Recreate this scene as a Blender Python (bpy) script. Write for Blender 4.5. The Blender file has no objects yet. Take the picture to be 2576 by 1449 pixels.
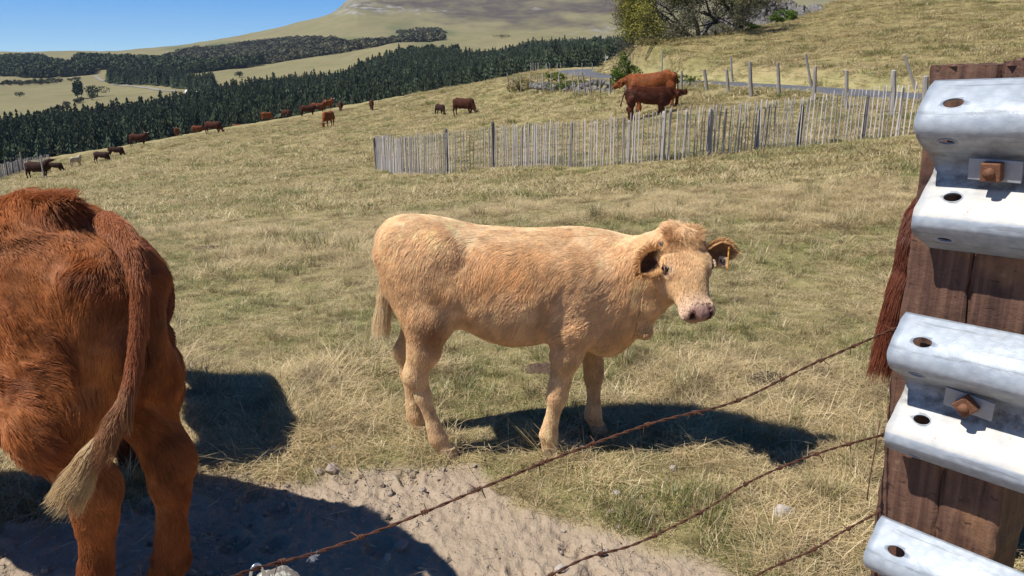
import bpy, bmesh, math, random
import numpy as np
from mathutils import Vector, Matrix, Quaternion

random.seed(7)
rng = np.random.default_rng(11)
SC = bpy.context.scene
COL = SC.collection
R = math.radians

# ------------------------------------------------------------------ camera
PITCH, EYE, FOC, CX, CY = R(16.1), 1.65, 1983.0, 1288.0, 724.5
cam_d = bpy.data.cameras.new("camera")
cam_d.sensor_width = 36.0
cam_d.lens = 36.0 * FOC / 2576.0
cam_d.clip_start, cam_d.clip_end = 0.05, 20000.0
cam = bpy.data.objects.new("camera", cam_d)
COL.objects.link(cam)
cam.location = (0, 0, EYE)
cam.rotation_euler = (math.pi / 2 - PITCH, 0, 0)
SC.camera = cam

# ------------------------------------------------------------------ sky and sun
SUN_TRAVEL = Vector((0.645, 0.22, -1.0)).normalized()
SUN_EL = math.asin(-SUN_TRAVEL.z)
SUN_AZ = math.atan2(-SUN_TRAVEL.x, -SUN_TRAVEL.y)
world = bpy.data.worlds.new("World")
SC.world = world
world.use_nodes = True
wn = world.node_tree
wn.nodes.clear()
sky = wn.nodes.new("ShaderNodeTexSky")
sky.sky_type = 'NISHITA'
sky.sun_disc = False
sky.sun_elevation = SUN_EL
sky.sun_rotation = SUN_AZ
sky.altitude = 3000.0
sky.air_density = 0.7
sky.dust_density = 0.0
sky.ozone_density = 6.0
bg = wn.nodes.new("ShaderNodeBackground")
bg.inputs[1].default_value = 0.11
wo = wn.nodes.new("ShaderNodeOutputWorld")
grade = wn.nodes.new("ShaderNodeHueSaturation")
grade.inputs['Saturation'].default_value = 1.3
wn.links.new(sky.outputs[0], grade.inputs['Color'])
wn.links.new(grade.outputs[0], bg.inputs[0])
wn.links.new(bg.outputs[0], wo.inputs[0])
sun_d = bpy.data.lights.new("sun", 'SUN')
sun_d.energy = 5.0
sun_d.angle = R(0.5)
sun_d.color = (1.0, 0.955, 0.88)
sun = bpy.data.objects.new("sun", sun_d)
COL.objects.link(sun)
sun.rotation_euler = SUN_TRAVEL.to_track_quat('-Z', 'Y').to_euler()
vs = SC.view_settings
vs.view_transform = 'Standard'
vs.look = 'None'
vs.exposure = 0.35
vs.gamma = 1.0
vs.use_curve_mapping = False
SC.cycles.max_bounces = 6
SC.cycles.diffuse_bounces = 3
SC.cycles.glossy_bounces = 2
SC.cycles.transparent_max_bounces = 8

# ------------------------------------------------------------------ helpers
def ray(px, py):
    u = (px - CX) / FOC
    v = (py - CY) / FOC
    c, s = math.cos(PITCH), math.sin(PITCH)
    return u, c - v * s, -s - v * c

def at(px, py, Y):
    """the point at forward distance Y metres that the photograph shows there"""
    u, y, z = ray(px, py)
    return Vector((u / y * Y, Y, EYE + z / y * Y))

def _hash(ix, iy, iz, seed):
    n = (ix.astype(np.int64) * 374761393 + iy.astype(np.int64) * 668265263
         + iz.astype(np.int64) * 2147483647 + seed * 974634777) & 0xffffffff
    n = ((n ^ (n >> 13)) * 1274126177) & 0xffffffff
    n = ((n ^ (n >> 16)) * 2246822519) & 0xffffffff
    return ((n ^ (n >> 15)) & 0xffffff) / float(0xffffff)

def noise3(x, y, z, seed=0):
    x, y, z = np.broadcast_arrays(np.asarray(x, float), np.asarray(y, float), np.asarray(z, float))
    ix, iy, iz = np.floor(x), np.floor(y), np.floor(z)
    fx, fy, fz = x - ix, y - iy, z - iz
    fx, fy, fz = [f * f * (3 - 2 * f) for f in (fx, fy, fz)]
    out = 0
    for dx in (0, 1):
        for dy in (0, 1):
            for dz in (0, 1):
                w = (fx if dx else 1 - fx) * (fy if dy else 1 - fy) * (fz if dz else 1 - fz)
                out = out + w * _hash(ix + dx, iy + dy, iz + dz, seed)
    return out * 2 - 1

def noise2(x, y, seed=0):
    x, y = np.broadcast_arrays(np.asarray(x, float), np.asarray(y, float))
    ix, iy = np.floor(x), np.floor(y)
    fx, fy = x - ix, y - iy
    fx, fy = fx * fx * (3 - 2 * fx), fy * fy * (3 - 2 * fy)
    z = np.zeros_like(ix)
    a = _hash(ix, iy, z, seed); b = _hash(ix + 1, iy, z, seed)
    c = _hash(ix, iy + 1, z, seed); d = _hash(ix + 1, iy + 1, z, seed)
    return ((a * (1 - fx) + b * fx) * (1 - fy) + (c * (1 - fx) + d * fx) * fy) * 2 - 1

def fbm2(x, y, octaves=4, seed=0):
    s = 0; a = 0.5
    for o in range(octaves):
        s = s + a * noise2(np.asarray(x) * 2 ** o + 17.3 * o, np.asarray(y) * 2 ** o - 9.1 * o, seed + o)
        a *= 0.5
    return s

def sstep(a, b, x):
    t = np.clip((np.asarray(x, float) - a) / (b - a), 0, 1)
    return t * t * (3 - 2 * t)

def tag(o, label=None, cat=None, group=None, kind=None):
    if label: o["label"] = label
    if cat: o["category"] = cat
    if group: o["group"] = group
    if kind: o["kind"] = kind
    return o

def link(name, data, parent=None, loc=None, rot=None):
    o = bpy.data.objects.new(name, data)
    COL.objects.link(o)
    if parent is not None: o.parent = parent
    if loc is not None: o.location = loc
    if rot is not None: o.rotation_euler = rot
    return o

def empty(name, loc=(0, 0, 0), rz=0.0):
    o = link(name, None, None, loc, (0, 0, rz))
    o.empty_display_size = 0.1
    return o

def mesh_np(name, V, Fc, mat=None, smooth=False, mats=None, midx=None):
    """V (n,3); Fc (m,3|4) int array or list of polygons"""
    me = bpy.data.meshes.new(name)
    V = np.asarray(V, dtype=np.float32)
    if isinstance(Fc, np.ndarray):
        m, k = Fc.shape
        me.vertices.add(len(V)); me.vertices.foreach_set("co", V.ravel())
        me.loops.add(m * k); me.loops.foreach_set("vertex_index", Fc.astype(np.int32).ravel())
        me.polygons.add(m)
        me.polygons.foreach_set("loop_start", np.arange(0, m * k, k, dtype=np.int32))
        me.polygons.foreach_set("loop_total", np.full(m, k, dtype=np.int32))
        if smooth: me.polygons.foreach_set("use_smooth", np.ones(m, dtype=bool))
    else:
        me.from_pydata([tuple(v) for v in V.tolist()], [], [tuple(int(i) for i in f) for f in Fc])
        if smooth: me.polygons.foreach_set("use_smooth", [True] * len(me.polygons))
    if mats:
        for m_ in mats: me.materials.append(m_)
        if midx is not None: me.polygons.foreach_set("material_index", np.asarray(midx, dtype=np.int32))
    elif mat: me.materials.append(mat)
    me.update(calc_edges=True)
    me.validate()
    return me

def set_attr(me, name, vals, typ='FLOAT', domain='POINT'):
    a = me.attributes.new(name, typ, domain)
    key = {'FLOAT': 'value', 'FLOAT_COLOR': 'color', 'FLOAT_VECTOR': 'vector', 'INT': 'value'}[typ]
    a.data.foreach_set(key, np.asarray(vals, dtype=np.int32 if typ == 'INT' else np.float32).ravel())

class MB:
    """collects simple shapes into one mesh"""
    def __init__(s): s.V = []; s.F = []; s.n = 0
    def add(s, V, Fc):
        s.V.extend([tuple(v) for v in V]); s.F.extend([tuple(i + s.n for i in f) for f in Fc]); s.n += len(V)
    def box(s, M, sx, sy, sz, taper=1.0):
        P = []
        for z, t in ((0, 1.0), (1, taper)):
            for x, y in ((-1, -1), (1, -1), (1, 1), (-1, 1)):
                P.append(M @ Vector((x * sx / 2 * t, y * sy / 2 * t, z * sz)))
        s.add(P, [(3, 2, 1, 0), (4, 5, 6, 7), (0, 1, 5, 4), (1, 2, 6, 5), (2, 3, 7, 6), (3, 0, 4, 7)])
    def tube(s, pts, rad, n=6, cap=True, flat=1.0):
        pts = [Vector(p) for p in pts]
        rr = rad if hasattr(rad, '__len__') else [rad] * len(pts)
        up = Vector((0, 0, 1))
        base = s.n; P = []
        prev = None
        for i, p in enumerate(pts):
            d = (pts[min(i + 1, len(pts) - 1)] - pts[max(i - 1, 0)]).normalized()
            a = prev - d * prev.dot(d) if prev is not None else d.cross(up if abs(d.z) < .9 else Vector((1, 0, 0)))
            if a.length < 1e-6: a = d.orthogonal()
            a.normalize(); prev = a
            b = d.cross(a)
            for k in range(n):
                t = 2 * math.pi * k / n
                P.append(p + (a * math.cos(t) + b * math.sin(t) * flat) * rr[i])
        Fc = []
        for i in range(len(pts) - 1):
            for k in range(n):
                k2 = (k + 1) % n
                Fc.append((i * n + k, i * n + k2, (i + 1) * n + k2, (i + 1) * n + k))
        if cap:
            Fc.append(tuple(range(n - 1, -1, -1)))
            Fc.append(tuple((len(pts) - 1) * n + k for k in range(n)))
        s.add(P, Fc)
    def mesh(s, name, mat=None, smooth=False):
        me = bpy.data.meshes.new(name)
        me.from_pydata(s.V, [], s.F)
        if mat: me.materials.append(mat)
        if smooth: me.polygons.foreach_set("use_smooth", [True] * len(me.polygons))
        me.update()
        return me
    def build(s, name, mat, parent=None, smooth=False, loc=None, rot=None):
        return link(name, s.mesh(name, mat, smooth), parent, loc, rot)

# ---- node material helper
class NM:
    def __init__(s, name):
        s.m = bpy.data.materials.new(name)
        s.m.use_nodes = True
        s.t = s.m.node_tree
        s.t.nodes.clear()
        s.out = s.t.nodes.new("ShaderNodeOutputMaterial")
    def n(s, typ, ins=None, **kw):
        nd = s.t.nodes.new(typ)
        for k, v in kw.items(): setattr(nd, k, v)
        if ins:
            for k, v in ins.items(): s.set(nd, k, v)
        return nd
    def set(s, nd, k, v):
        sock = nd.inputs[k]
        if isinstance(v, bpy.types.NodeSocket): s.t.links.new(v, sock)
        elif isinstance(v, (tuple, list)) and len(v) == 3 and sock.type == 'RGBA': sock.default_value = (*v, 1)
        else: sock.default_value = v
    def pos(s): return s.n("ShaderNodeNewGeometry").outputs['Position']
    def obj(s): return s.n("ShaderNodeTexCoord").outputs['Object']
    def noise(s, vec, scale, detail=4, rough=.55, dist=0.0, out=0):
        return s.n("ShaderNodeTexNoise", {'Vector': vec, 'Scale': scale, 'Detail': detail, 'Roughness': rough, 'Distortion': dist}).outputs[out]
    def scale(s, vec, sc):
        return s.n("ShaderNodeMapping", {'Vector': vec, 'Scale': sc}).outputs[0]
    def ramp(s, fac, stops, interp='LINEAR'):
        nd = s.n("ShaderNodeValToRGB", {'Fac': fac})
        cr = nd.color_ramp; cr.interpolation = interp
        while len(cr.elements) < len(stops): cr.elements.new(.5)
        for e, (p, c) in zip(cr.elements, stops):
            e.position = p
            e.color = (*c, 1) if hasattr(c, '__len__') else (c, c, c, 1)
        return nd.outputs[0]
    def mix(s, fac, a, b, mode='MIX'):
        nd = s.n("ShaderNodeMix", data_type='RGBA', blend_type=mode)
        for k, v in ((0, fac), (6, a), (7, b)):
            sock = nd.inputs[k]
            if isinstance(v, bpy.types.NodeSocket): s.t.links.new(v, sock)
            elif hasattr(v, '__len__'): sock.default_value = (*v[:3], 1)
            else: sock.default_value = v
        return nd.outputs[2]
    def math(s, op, a, b=0.0, c=0.0):
        nd = s.n("ShaderNodeMath", operation=op)
        for i, v in enumerate((a, b, c)):
            if isinstance(v, bpy.types.NodeSocket): s.t.links.new(v, nd.inputs[i])
            else: nd.inputs[i].default_value = v
        return nd.outputs[0]
    def attr(s, name, out='Fac', typ='GEOMETRY'):
        return s.n("ShaderNodeAttribute", attribute_name=name, attribute_type=typ).outputs[out]
    def bump(s, h, strength=.5, dist=.01, normal=None):
        nd = s.n("ShaderNodeBump", {'Height': h, 'Strength': strength, 'Distance': dist})
        if normal is not None: s.set(nd, 'Normal', normal)
        return nd.outputs[0]
    def pbr(s, col, rough=.8, metal=0.0, normal=None, spec=.5, **kw):
        nd = s.n("ShaderNodeBsdfPrincipled", {'Base Color': col, 'Roughness': rough, 'Metallic': metal, 'Specular IOR Level': spec})
        if normal is not None: s.set(nd, 'Normal', normal)
        for k, v in kw.items(): s.set(nd, k, v)
        s.t.links.new(nd.outputs[0], s.out.inputs[0])
        return s.m

def plain(name, col, rough=.8, metal=0.0, var=.25, scale=20.0, bump=0.0, dist=.004, spec=.4):
    m = NM(name)
    p = m.obj()
    n = m.noise(p, scale, 5, .6)
    c = m.mix(n, tuple(x * (1 - var) for x in col), tuple(min(1, x * (1 + var)) for x in col))
    nrm = m.bump(m.noise(p, scale * 2.5, 5, .65), bump, dist) if bump else None
    return m.pbr(c, rough, metal, nrm, spec)

# ---- instances of small clumps for uncountable growth (grass, far wood)
def instancer(name, P, rot, scl, idx, protos, extra=None):
    me = bpy.data.meshes.new(name)
    me.vertices.add(len(P)); me.vertices.foreach_set("co", np.asarray(P, np.float32).ravel())
    set_attr(me, "rot", rot, 'FLOAT_VECTOR'); set_attr(me, "scl", scl, 'FLOAT_VECTOR'); set_attr(me, "idx", idx, 'INT')
    if extra is not None:
        for k, v in extra.items(): set_attr(me, k, v)
    o = link(name, me)
    ng = bpy.data.node_groups.new(name, 'GeometryNodeTree')
    ng.interface.new_socket('Geometry', in_out='INPUT', socket_type='NodeSocketGeometry')
    ng.interface.new_socket('Geometry', in_out='OUTPUT', socket_type='NodeSocketGeometry')
    gi = ng.nodes.new('NodeGroupInput'); go = ng.nodes.new('NodeGroupOutput')
    jn = ng.nodes.new('GeometryNodeJoinGeometry')
    def named(nm, t):
        nd = ng.nodes.new('GeometryNodeInputNamedAttribute'); nd.data_type = t
        nd.inputs[0].default_value = nm
        return next(s_ for s_ in nd.outputs if s_.enabled)
    nr, nsc, ni = named('rot', 'FLOAT_VECTOR'), named('scl', 'FLOAT_VECTOR'), named('idx', 'INT')
    for i, pr in enumerate(protos):
        iop = ng.nodes.new('GeometryNodeInstanceOnPoints')
        oi = ng.nodes.new('GeometryNodeObjectInfo'); oi.inputs['Object'].default_value = pr
        cmp_ = ng.nodes.new('FunctionNodeCompare'); cmp_.data_type = 'INT'; cmp_.operation = 'EQUAL'
        isock = [s_ for s_ in cmp_.inputs if s_.enabled and s_.type == 'INT']
        ng.links.new(ni, isock[0]); isock[1].default_value = i
        ng.links.new(gi.outputs[0], iop.inputs['Points'])
        ng.links.new(next(s_ for s_ in cmp_.outputs if s_.enabled), iop.inputs['Selection'])
        ng.links.new(oi.outputs['Geometry'], iop.inputs['Instance'])
        ng.links.new(nr, iop.inputs['Rotation']); ng.links.new(nsc, iop.inputs['Scale'])
        ng.links.new(iop.outputs[0], jn.inputs[0])
    ng.links.new(jn.outputs[0], go.inputs[0])
    md = o.modifiers.new("instances", 'NODES'); md.node_group = ng
    return o

# ------------------------------------------------------------------ the lie of the land
def conv(line):
    """pixel/distance marks on the photograph -> (azimuth, radial distance, height)"""
    out = []
    for px, py, Y in line:
        p = at(px, py, Y)
        out.append((math.atan2(p.x, p.y), math.hypot(p.x, p.y), p.z))
    return np.array(sorted(out))

LINES = [conv(l) for l in [
    # mid pasture, through the foot of the picket fence
    [(-400, 600, 20), (0, 520, 22), (400, 480, 24), (945, 425, 28), (1300, 414, 22), (1660, 404, 18.2), (2000, 373, 18.8), (2290, 338, 18.6), (2700, 315, 18.4)],
    # upper pasture where the herd grazes
    [(-400, 520, 40), (0, 462, 52), (105, 450, 58), (300, 405, 62), (540, 350, 72), (835, 315, 66), (1163, 288, 60), (1400, 262, 45), (1690, 282, 28.5), (2000, 292, 25), (2290, 285, 21.6), (2700, 290, 19.4)],
    # crest of the pasture, then near kerb line of the road
    [(-400, 505, 75), (0, 418, 84), (139, 395, 88), (326, 366, 95), (451, 342, 100), (569, 321, 100), (746, 293, 100), (880, 265, 100), (1060, 236, 92), (1268, 198, 82), (1380, 176, 84), (1500, 186, 62), (1650, 199, 47), (1800, 207, 40), (2030, 227, 30), (2290, 246, 25), (2700, 268, 20.5)],
    # level shelf behind the road
    [(-400, 530, 120), (0, 455, 130), (569, 360, 140), (1060, 262, 135), (1268, 215, 120), (1380, 174, 110), (1500, 170, 110), (1650, 172, 100), (2000, 172, 90), (2700, 180, 70)],
    # valley floor, near edge of the spruce wood
    [(-400, 470, 250), (0, 440, 250), (500, 400, 260), (1000, 300, 300), (1300, 225, 330), (1600, 180, 350), (2700, 180, 350)],
    # valley floor, far edge of the wood
    [(-400, 350, 390), (0, 346, 390), (260, 322, 400), (450, 292, 430), (560, 258, 470), (700, 246, 500), (860, 218, 560), (1000, 158, 650), (1250, 152, 720), (1340, 128, 760), (1600, 124, 800), (2700, 124, 800)],
    # middle meadows
    [(-400, 230, 700), (0, 226, 700), (260, 222, 700), (450, 212, 720), (600, 196, 740), (860, 158, 780), (1000, 116, 820), (1250, 112, 860), (1340, 94, 900), (1600, 94, 940), (2700, 90, 950)],
    [(-400, 186, 1000), (0, 184, 1000), (260, 170, 1000), (500, 165, 1000), (700, 150, 1000), (900, 118, 1000), (1100, 98, 1040), (1340, 82, 1080), (1600, 80, 1100), (2700, 80, 1100)],
    [(-400, 155, 1300), (0, 154, 1300), (260, 148, 1300), (500, 138, 1300), (700, 120, 1300), (900, 88, 1300), (1100, 76, 1340), (1340, 62, 1400), (1600, 56, 1400), (2700, 50, 1400)],
    # skyline and the mountain that leaves the frame
    [(-400, 136, 1800), (0, 135, 1800), (300, 134, 1800), (430, 119, 1900), (520, 105, 1950), (640, 85, 2000), (745, 62, 2100), (800, 46, 2000), (850, 28, 1900), (895, 2, 1800), (1000, 8, 1800), (1300, 12, 1800), (1600, 0, 1800), (2700, 0, 1800)],
    [(-400, 152, 2600), (0, 152, 2600), (400, 148, 2600), (700, 120, 2600), (800, 90, 2500), (870, 10, 2300), (930, -60, 2200), (1040, -130, 2250), (1300, -210, 2300), (1600, -230, 2300), (2000, -180, 2300), (2700, -60, 2300)],
    [(-400, 170, 5000), (0, 170, 5000), (870, 165, 5000), (2700, 165, 5000)],
]]
HILL = [conv(l) for l in [
    [(1380, 178, 84), (1470, 171, 90), (1500, 186, 68), (1650, 197, 52), (1760, 202, 46.5), (1882, 206, 41), (2047, 220, 34.5), (2296, 238, 27.5), (2700, 262, 22.5)],
    [(1380, 300, 88), (1470, 190, 92), (1509, 168, 84), (1584, 150, 62), (1650, 150, 56), (1800, 140, 54), (2000, 120, 52), (2300, 80, 50), (2700, 40, 50)],
    [(1380, 420, 90), (1470, 240, 95), (1509, 167, 88), (1584, 124, 72), (1612, 108, 64), (1700, 99, 64), (1799, 90, 66), (1923, 70, 70), (2022, 41, 76), (2130, 0, 84), (2300, -60, 90), (2700, -190, 110)],
    [(1380, 600, 110), (1470, 300, 110), (1509, 250, 110), (1600, 190, 100), (1700, 130, 92), (1800, 105, 92), (1900, 70, 90), (2022, 42, 90), (2130, -10, 110), (2300, -90, 130), (2700, -290, 170)],
    [(1380, 800, 160), (1500, 500, 160), (1600, 300, 160), (1700, 250, 150), (1900, 160, 150), (2130, 0, 160), (2300, -90, 190), (2700, -300, 260)],
    [(1380, 900, 260), (1600, 500, 260), (1900, 400, 260), (2300, 200, 300), (2700, 0, 400)],
]]

def _pchip(XS, ZS, x):
    """monotone cubic through stacked knots; XS, ZS: (k, n), x: (n,)"""
    k = XS.shape[0]
    h = XS[1:] - XS[:-1]
    d = (ZS[1:] - ZS[:-1]) / h
    m = np.zeros_like(XS)
    a, b = d[:-1], d[1:]
    w1, w2 = 2 * h[1:] + h[:-1], h[1:] + 2 * h[:-1]
    with np.errstate(divide='ignore', invalid='ignore'):
        mm = np.where(a * b > 0, (w1 + w2) / (w1 / a + w2 / b), 0.0)
    m[1:-1] = mm
    m[0], m[-1] = d[0], d[-1]
    i = np.clip(np.sum(XS < x[None, :], axis=0) - 1, 0, k - 2)
    j = np.arange(x.size)
    x0, x1 = XS[i, j], XS[i + 1, j]
    t = np.clip((x - x0) / (x1 - x0), 0, 1)
    H_ = x1 - x0
    return ((2 * t ** 3 - 3 * t ** 2 + 1) * ZS[i, j] + (t ** 3 - 2 * t ** 2 + t) * H_ * m[i, j]
            + (-2 * t ** 3 + 3 * t ** 2) * ZS[i + 1, j] + (t ** 3 - t ** 2) * H_ * m[i + 1, j])

def _field(lines, th, rho, near):
    XS = []; ZS = []
    if near:
        for r0, k in ((0.0, 0.0), (3.4, 0.0), (7.0, 1.0)):
            XS.append(np.full(th.size, r0))
            # slope reached at 7 m: a third of what the next line asks for
            ZS.append(None if k else np.zeros(th.size))
    for l in lines:
        XS.append(np.interp(th, l[:, 0], l[:, 1])); ZS.append(np.interp(th, l[:, 0], l[:, 2]))
    if near:
        ZS[2] = ZS[3] * ((7.0 - 3.4) / (XS[3] - 3.4)) * 0.75
    XS, ZS = np.array(XS), np.array(ZS)
    for i in range(1, len(XS)): XS[i] = np.maximum(XS[i], XS[i - 1] + .5)
    return _pchip(XS, ZS, np.clip(rho, XS[0], XS[-1]))

def ground(x, y, detail=True):
    x = np.atleast_1d(np.asarray(x, float)); y = np.atleast_1d(np.asarray(y, float))
    shp = x.shape
    x = x.ravel(); y = y.ravel()
    th = np.clip(np.arctan2(x, y), -.75, .75)
    rho = np.hypot(x, y)
    # smooth the azimuth interpolation a little
    zb = 0; zh = 0
    for d, w in ((-.012, .25), (0, .5), (.012, .25)):
        zb = zb + w * _field(LINES, th + d, rho, True)
    hm = rho > 15
    zh = np.full(x.size, -50.0)
    if hm.any():
        zz = 0
        for d, w in ((-.006, .25), (0, .5), (.006, .25)):
            zz = zz + w * _field(HILL, th[hm] + d, rho[hm], False)
        first = np.interp(th[hm], HILL[0][:, 0], HILL[0][:, 1])
        zz = np.where((rho[hm] < first) | (th[hm] < HILL[0][0, 0]), -50, zz)
        zz = zz - 12 * (1 - sstep(.04, .09, th[hm]))
        zh[hm] = zz
    z = np.maximum(zb, zh)
    if detail:
        amp = 0.012 + 0.0022 * np.clip(rho, 0, 90)
        z = z + amp * fbm2(x * .9, y * .9, 3, 3) * sstep(2.5, 6, rho)
        z = z + np.clip((rho - 150) / 900, 0, 1) * 9 * fbm2(x / 140, y / 140, 4, 8)
    return z.reshape(shp)

def gz(x, y): return float(ground(x, y)[0])
# ------------------------------------------------------------------ the road's course, level across the slope
ROAD_PTS = [(30, 4, .30), (22.5, 10.5, .36), (17.2, 18.0, .42), (14.6, 24.5, .45), (13.3, 30.5, .45), (12.5, 36.5, .45), (11.4, 43.0, .45), (9.5, 50.0, .45),
            (7.8, 57.0, .45), (6.8, 64.5, .46), (6.4, 73.0, .48), (6.5, 82.0, .50), (7.3, 92.0, .52), (9.5, 101, .55), (14, 107, .6), (26, 110, .7)]
def _smooth_poly(P, n=6):
    P = [Vector(p) for p in P]; out = []
    for i in range(len(P) - 1):
        p0, p1, p2, p3 = P[max(i - 1, 0)], P[i], P[i + 1], P[min(i + 2, len(P) - 1)]
        for k in range(n):
            t = k / n
            out.append(.5 * ((2 * p1) + (p2 - p0) * t + (2 * p0 - 5 * p1 + 4 * p2 - p3) * t * t + (3 * p1 - p0 - 3 * p2 + p3) * t ** 3))
    out.append(P[-1])
    return out
ROADC = _smooth_poly(ROAD_PTS)
_RC = np.array([tuple(p) for p in ROADC])
ROAD_W = 2.0
def road_dist(x, y):
    """distance to the centre line and its height there"""
    best = np.full(x.shape, 1e9); zz = np.zeros(x.shape)
    for a, b in zip(_RC[:-1], _RC[1:]):
        d = b - a; L2 = d[0] ** 2 + d[1] ** 2
        t = np.clip(((x - a[0]) * d[0] + (y - a[1]) * d[1]) / L2, 0, 1)
        dd = np.hypot(x - a[0] - t * d[0], y - a[1] - t * d[1])
        m = dd < best
        best = np.where(m, dd, best); zz = np.where(m, a[2] + t * d[2], zz)
    return best, zz
_ground0 = ground
def ground(x, y, detail=True):
    x = np.atleast_1d(np.asarray(x, float)); y = np.atleast_1d(np.asarray(y, float))
    z = _ground0(x, y, detail)
    m = (np.abs(x - 15) < 40) & (y > 0) & (y < 115)
    if m.any():
        d, rz = road_dist(x[m], y[m])
        w = 1 - sstep(ROAD_W + .2, ROAD_W + 1.3, d)
        z[m] = z[m] * (1 - w) + rz * w
    return z
def gz(x, y): return float(ground(x, y)[0])

def project(x, y, z):
    c, s = math.cos(PITCH), math.sin(PITCH)
    zz = np.asarray(z) - EYE
    d = y * c - zz * s
    return CX + FOC * x / d, CY - FOC * (y * s + zz * c) / d

def in_poly(px, py, poly):
    px = np.asarray(px); py = np.asarray(py); ins = np.zeros(px.shape, bool)
    n = len(poly)
    for i in range(n):
        x1, y1 = poly[i]; x2, y2 = poly[(i + 1) % n]
        c = ((y1 > py) != (y2 > py)) & (px < (x2 - x1) * (py - y1) / ((y2 - y1) if y2 != y1 else 1e-9) + x1)
        ins ^= c
    return ins

def dirt_mask(x, y):
    """trodden earth along the foreground fence: world metres"""
    edge = np.interp(x, [-6, -2.3, -1.6, -1.2, -.6, -.15, -.02, .25, .5, .75, 1.2, 3], [2.45, 2.5, 2.72, 2.92, 3.0, 2.98, 2.74, 2.58, 2.4, 2.2, 1.5, .9])
    return sstep(-.1, .1, edge - y + .22 * fbm2(x * 2.2, y * 2.2, 3, 21) + .06 * fbm2(x * 11, y * 11, 2, 5))

# ------------------------------------------------------------------ the ground, one sheet out to the mountain
def polar_sheet(name, ths, rhos):
    T, Rr = np.meshgrid(ths, rhos)
    x = Rr * np.sin(T); y = Rr * np.cos(T)
    z = ground(x.ravel(), y.ravel()).reshape(x.shape)
    return x, y, z
TH_IN = np.linspace(R(-50), R(50), 620)
TH = np.concatenate([np.linspace(R(-180), R(-51), 40), TH_IN, np.linspace(R(51), R(180), 40)])
RHO = np.concatenate([[.02, .3, .6, .9, 1.2, 1.5], np.geomspace(1.7, 6.5, 230), np.geomspace(6.6, 120, 230)[0:], np.geomspace(122, 6000, 400)])
gx, gy, gzz = polar_sheet("ground", TH, RHO)
dm = dirt_mask(gx, gy)
nearm = (np.hypot(gx, gy) < 14)
bump_near = np.where(nearm, dm * (.022 * fbm2(gx * 4, gy * 4, 3, 31) + .024 * np.abs(fbm2(gx * 14, gy * 14, 3, 33)) + .010 * fbm2(gx * 45, gy * 45, 2, 34))
                     + (1 - dm) * .02 * fbm2(gx * 3, gy * 3, 3, 35), 0)
_hp = np.random.default_rng(404)
for _i in range(34):
    hx, hy, ha = _hp.uniform(-2.2, .9), _hp.uniform(2.05, 3.0), _hp.uniform(-.9, .9)
    dx_, dy_ = gx - hx, gy - hy
    nearh = (np.abs(dx_) < .15) & (np.abs(dy_) < .15)
    if not nearh.any(): continue
    u_ = dx_[nearh] * math.cos(ha) + dy_[nearh] * math.sin(ha); v_ = -dx_[nearh] * math.sin(ha) + dy_[nearh] * math.cos(ha)
    toe = np.minimum(((u_ - .022) / .022) ** 2 + (v_ / .052) ** 2, ((u_ + .022) / .022) ** 2 + (v_ / .052) ** 2)
    rim = np.hypot(u_ / .052, v_ / .062)
    bump_near[nearh] += dm[nearh] * (-.020 * np.exp(-toe ** 2) + .009 * np.exp(-((rim - 1.15) / .22) ** 2))
gzz = gzz + bump_near - .012 * dm * (gy < 8)
nr, nt = gx.shape
I = np.arange(nr * nt).reshape(nr, nt)
Fq = np.stack([I[:-1, :-1], I[:-1, 1:], I[1:, 1:], I[1:, :-1]], -1).reshape(-1, 4)[:, ::-1]
GV = np.stack([gx, gy, gzz], -1).reshape(-1, 3)

PX, PY = project(GV[:, 0], GV[:, 1], GV[:, 2])
GRHO = np.hypot(GV[:, 0], GV[:, 1])
far = (GRHO > 500) & (GV[:, 1] > 0)
ok = np.abs(PX) < 1e5
def blobs(spec):
    w = np.zeros(len(PX))
    for cx, cy, rx, ry, s in spec:
        w = np.maximum(w, s * np.exp(-(((PX - cx) / rx) ** 2 + ((PY - cy) / ry) ** 2)))
    return np.where(far, w, 0)
nz = fbm2(PX / 45, PY / 12, 4, 50)
heath = blobs([(1290, 30, 130, 34, 1), (1180, 40, 90, 22, .9), (1480, 20, 110, 22, 1), (1420, 60, 120, 16, .8), (1100, 15, 90, 24, 1), (960, 5, 90, 22, .75), (1250, 0, 300, 26, .9), (1560, -40, 300, 60, .9), (1100, -60, 300, 60, .9), (1200, 62, 60, 12, .5)])
heath = np.clip(heath * 1.35 + .9 * nz - .15, 0, 1) * (heath > .05)
scree = blobs([(915, 14, 48, 14, 1), (975, 24, 50, 8, .9), (1085, 28, 40, 5, .9), (880, 30, 45, 9, .55), (1540, 78, 60, 10, .8), (1500, 92, 50, 9, .7), (1355, 20, 14, 4, .8)])
scree = np.clip(scree * 1.2 + 1.3 * fbm2(PX / 14, PY / 5, 3, 51) - .1, 0, 1) * (scree > .05)
grn = blobs([(620, 112, 120, 9, 1), (1040, 95, 90, 16, .8), (1110, 82, 40, 12, .8), (1000, 70, 60, 14, .5), (480, 125, 60, 8, .8), (900, 100, 60, 10, .5), (1050, 110, 60, 5, .5)])
grn = np.clip(grn * 1.2 + .5 * nz - .2, 0, 1) * (grn > .05)
rd, _ = road_dist(np.where(GRHO < 130, GV[:, 0], 1e4), GV[:, 1])
verge = (1 - sstep(ROAD_W + .4, ROAD_W + 1.0, rd)) * (GRHO < 130)
hillm = sstep(0.8, 2.2, GV[:, 2]) * (GRHO < 220)

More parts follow.
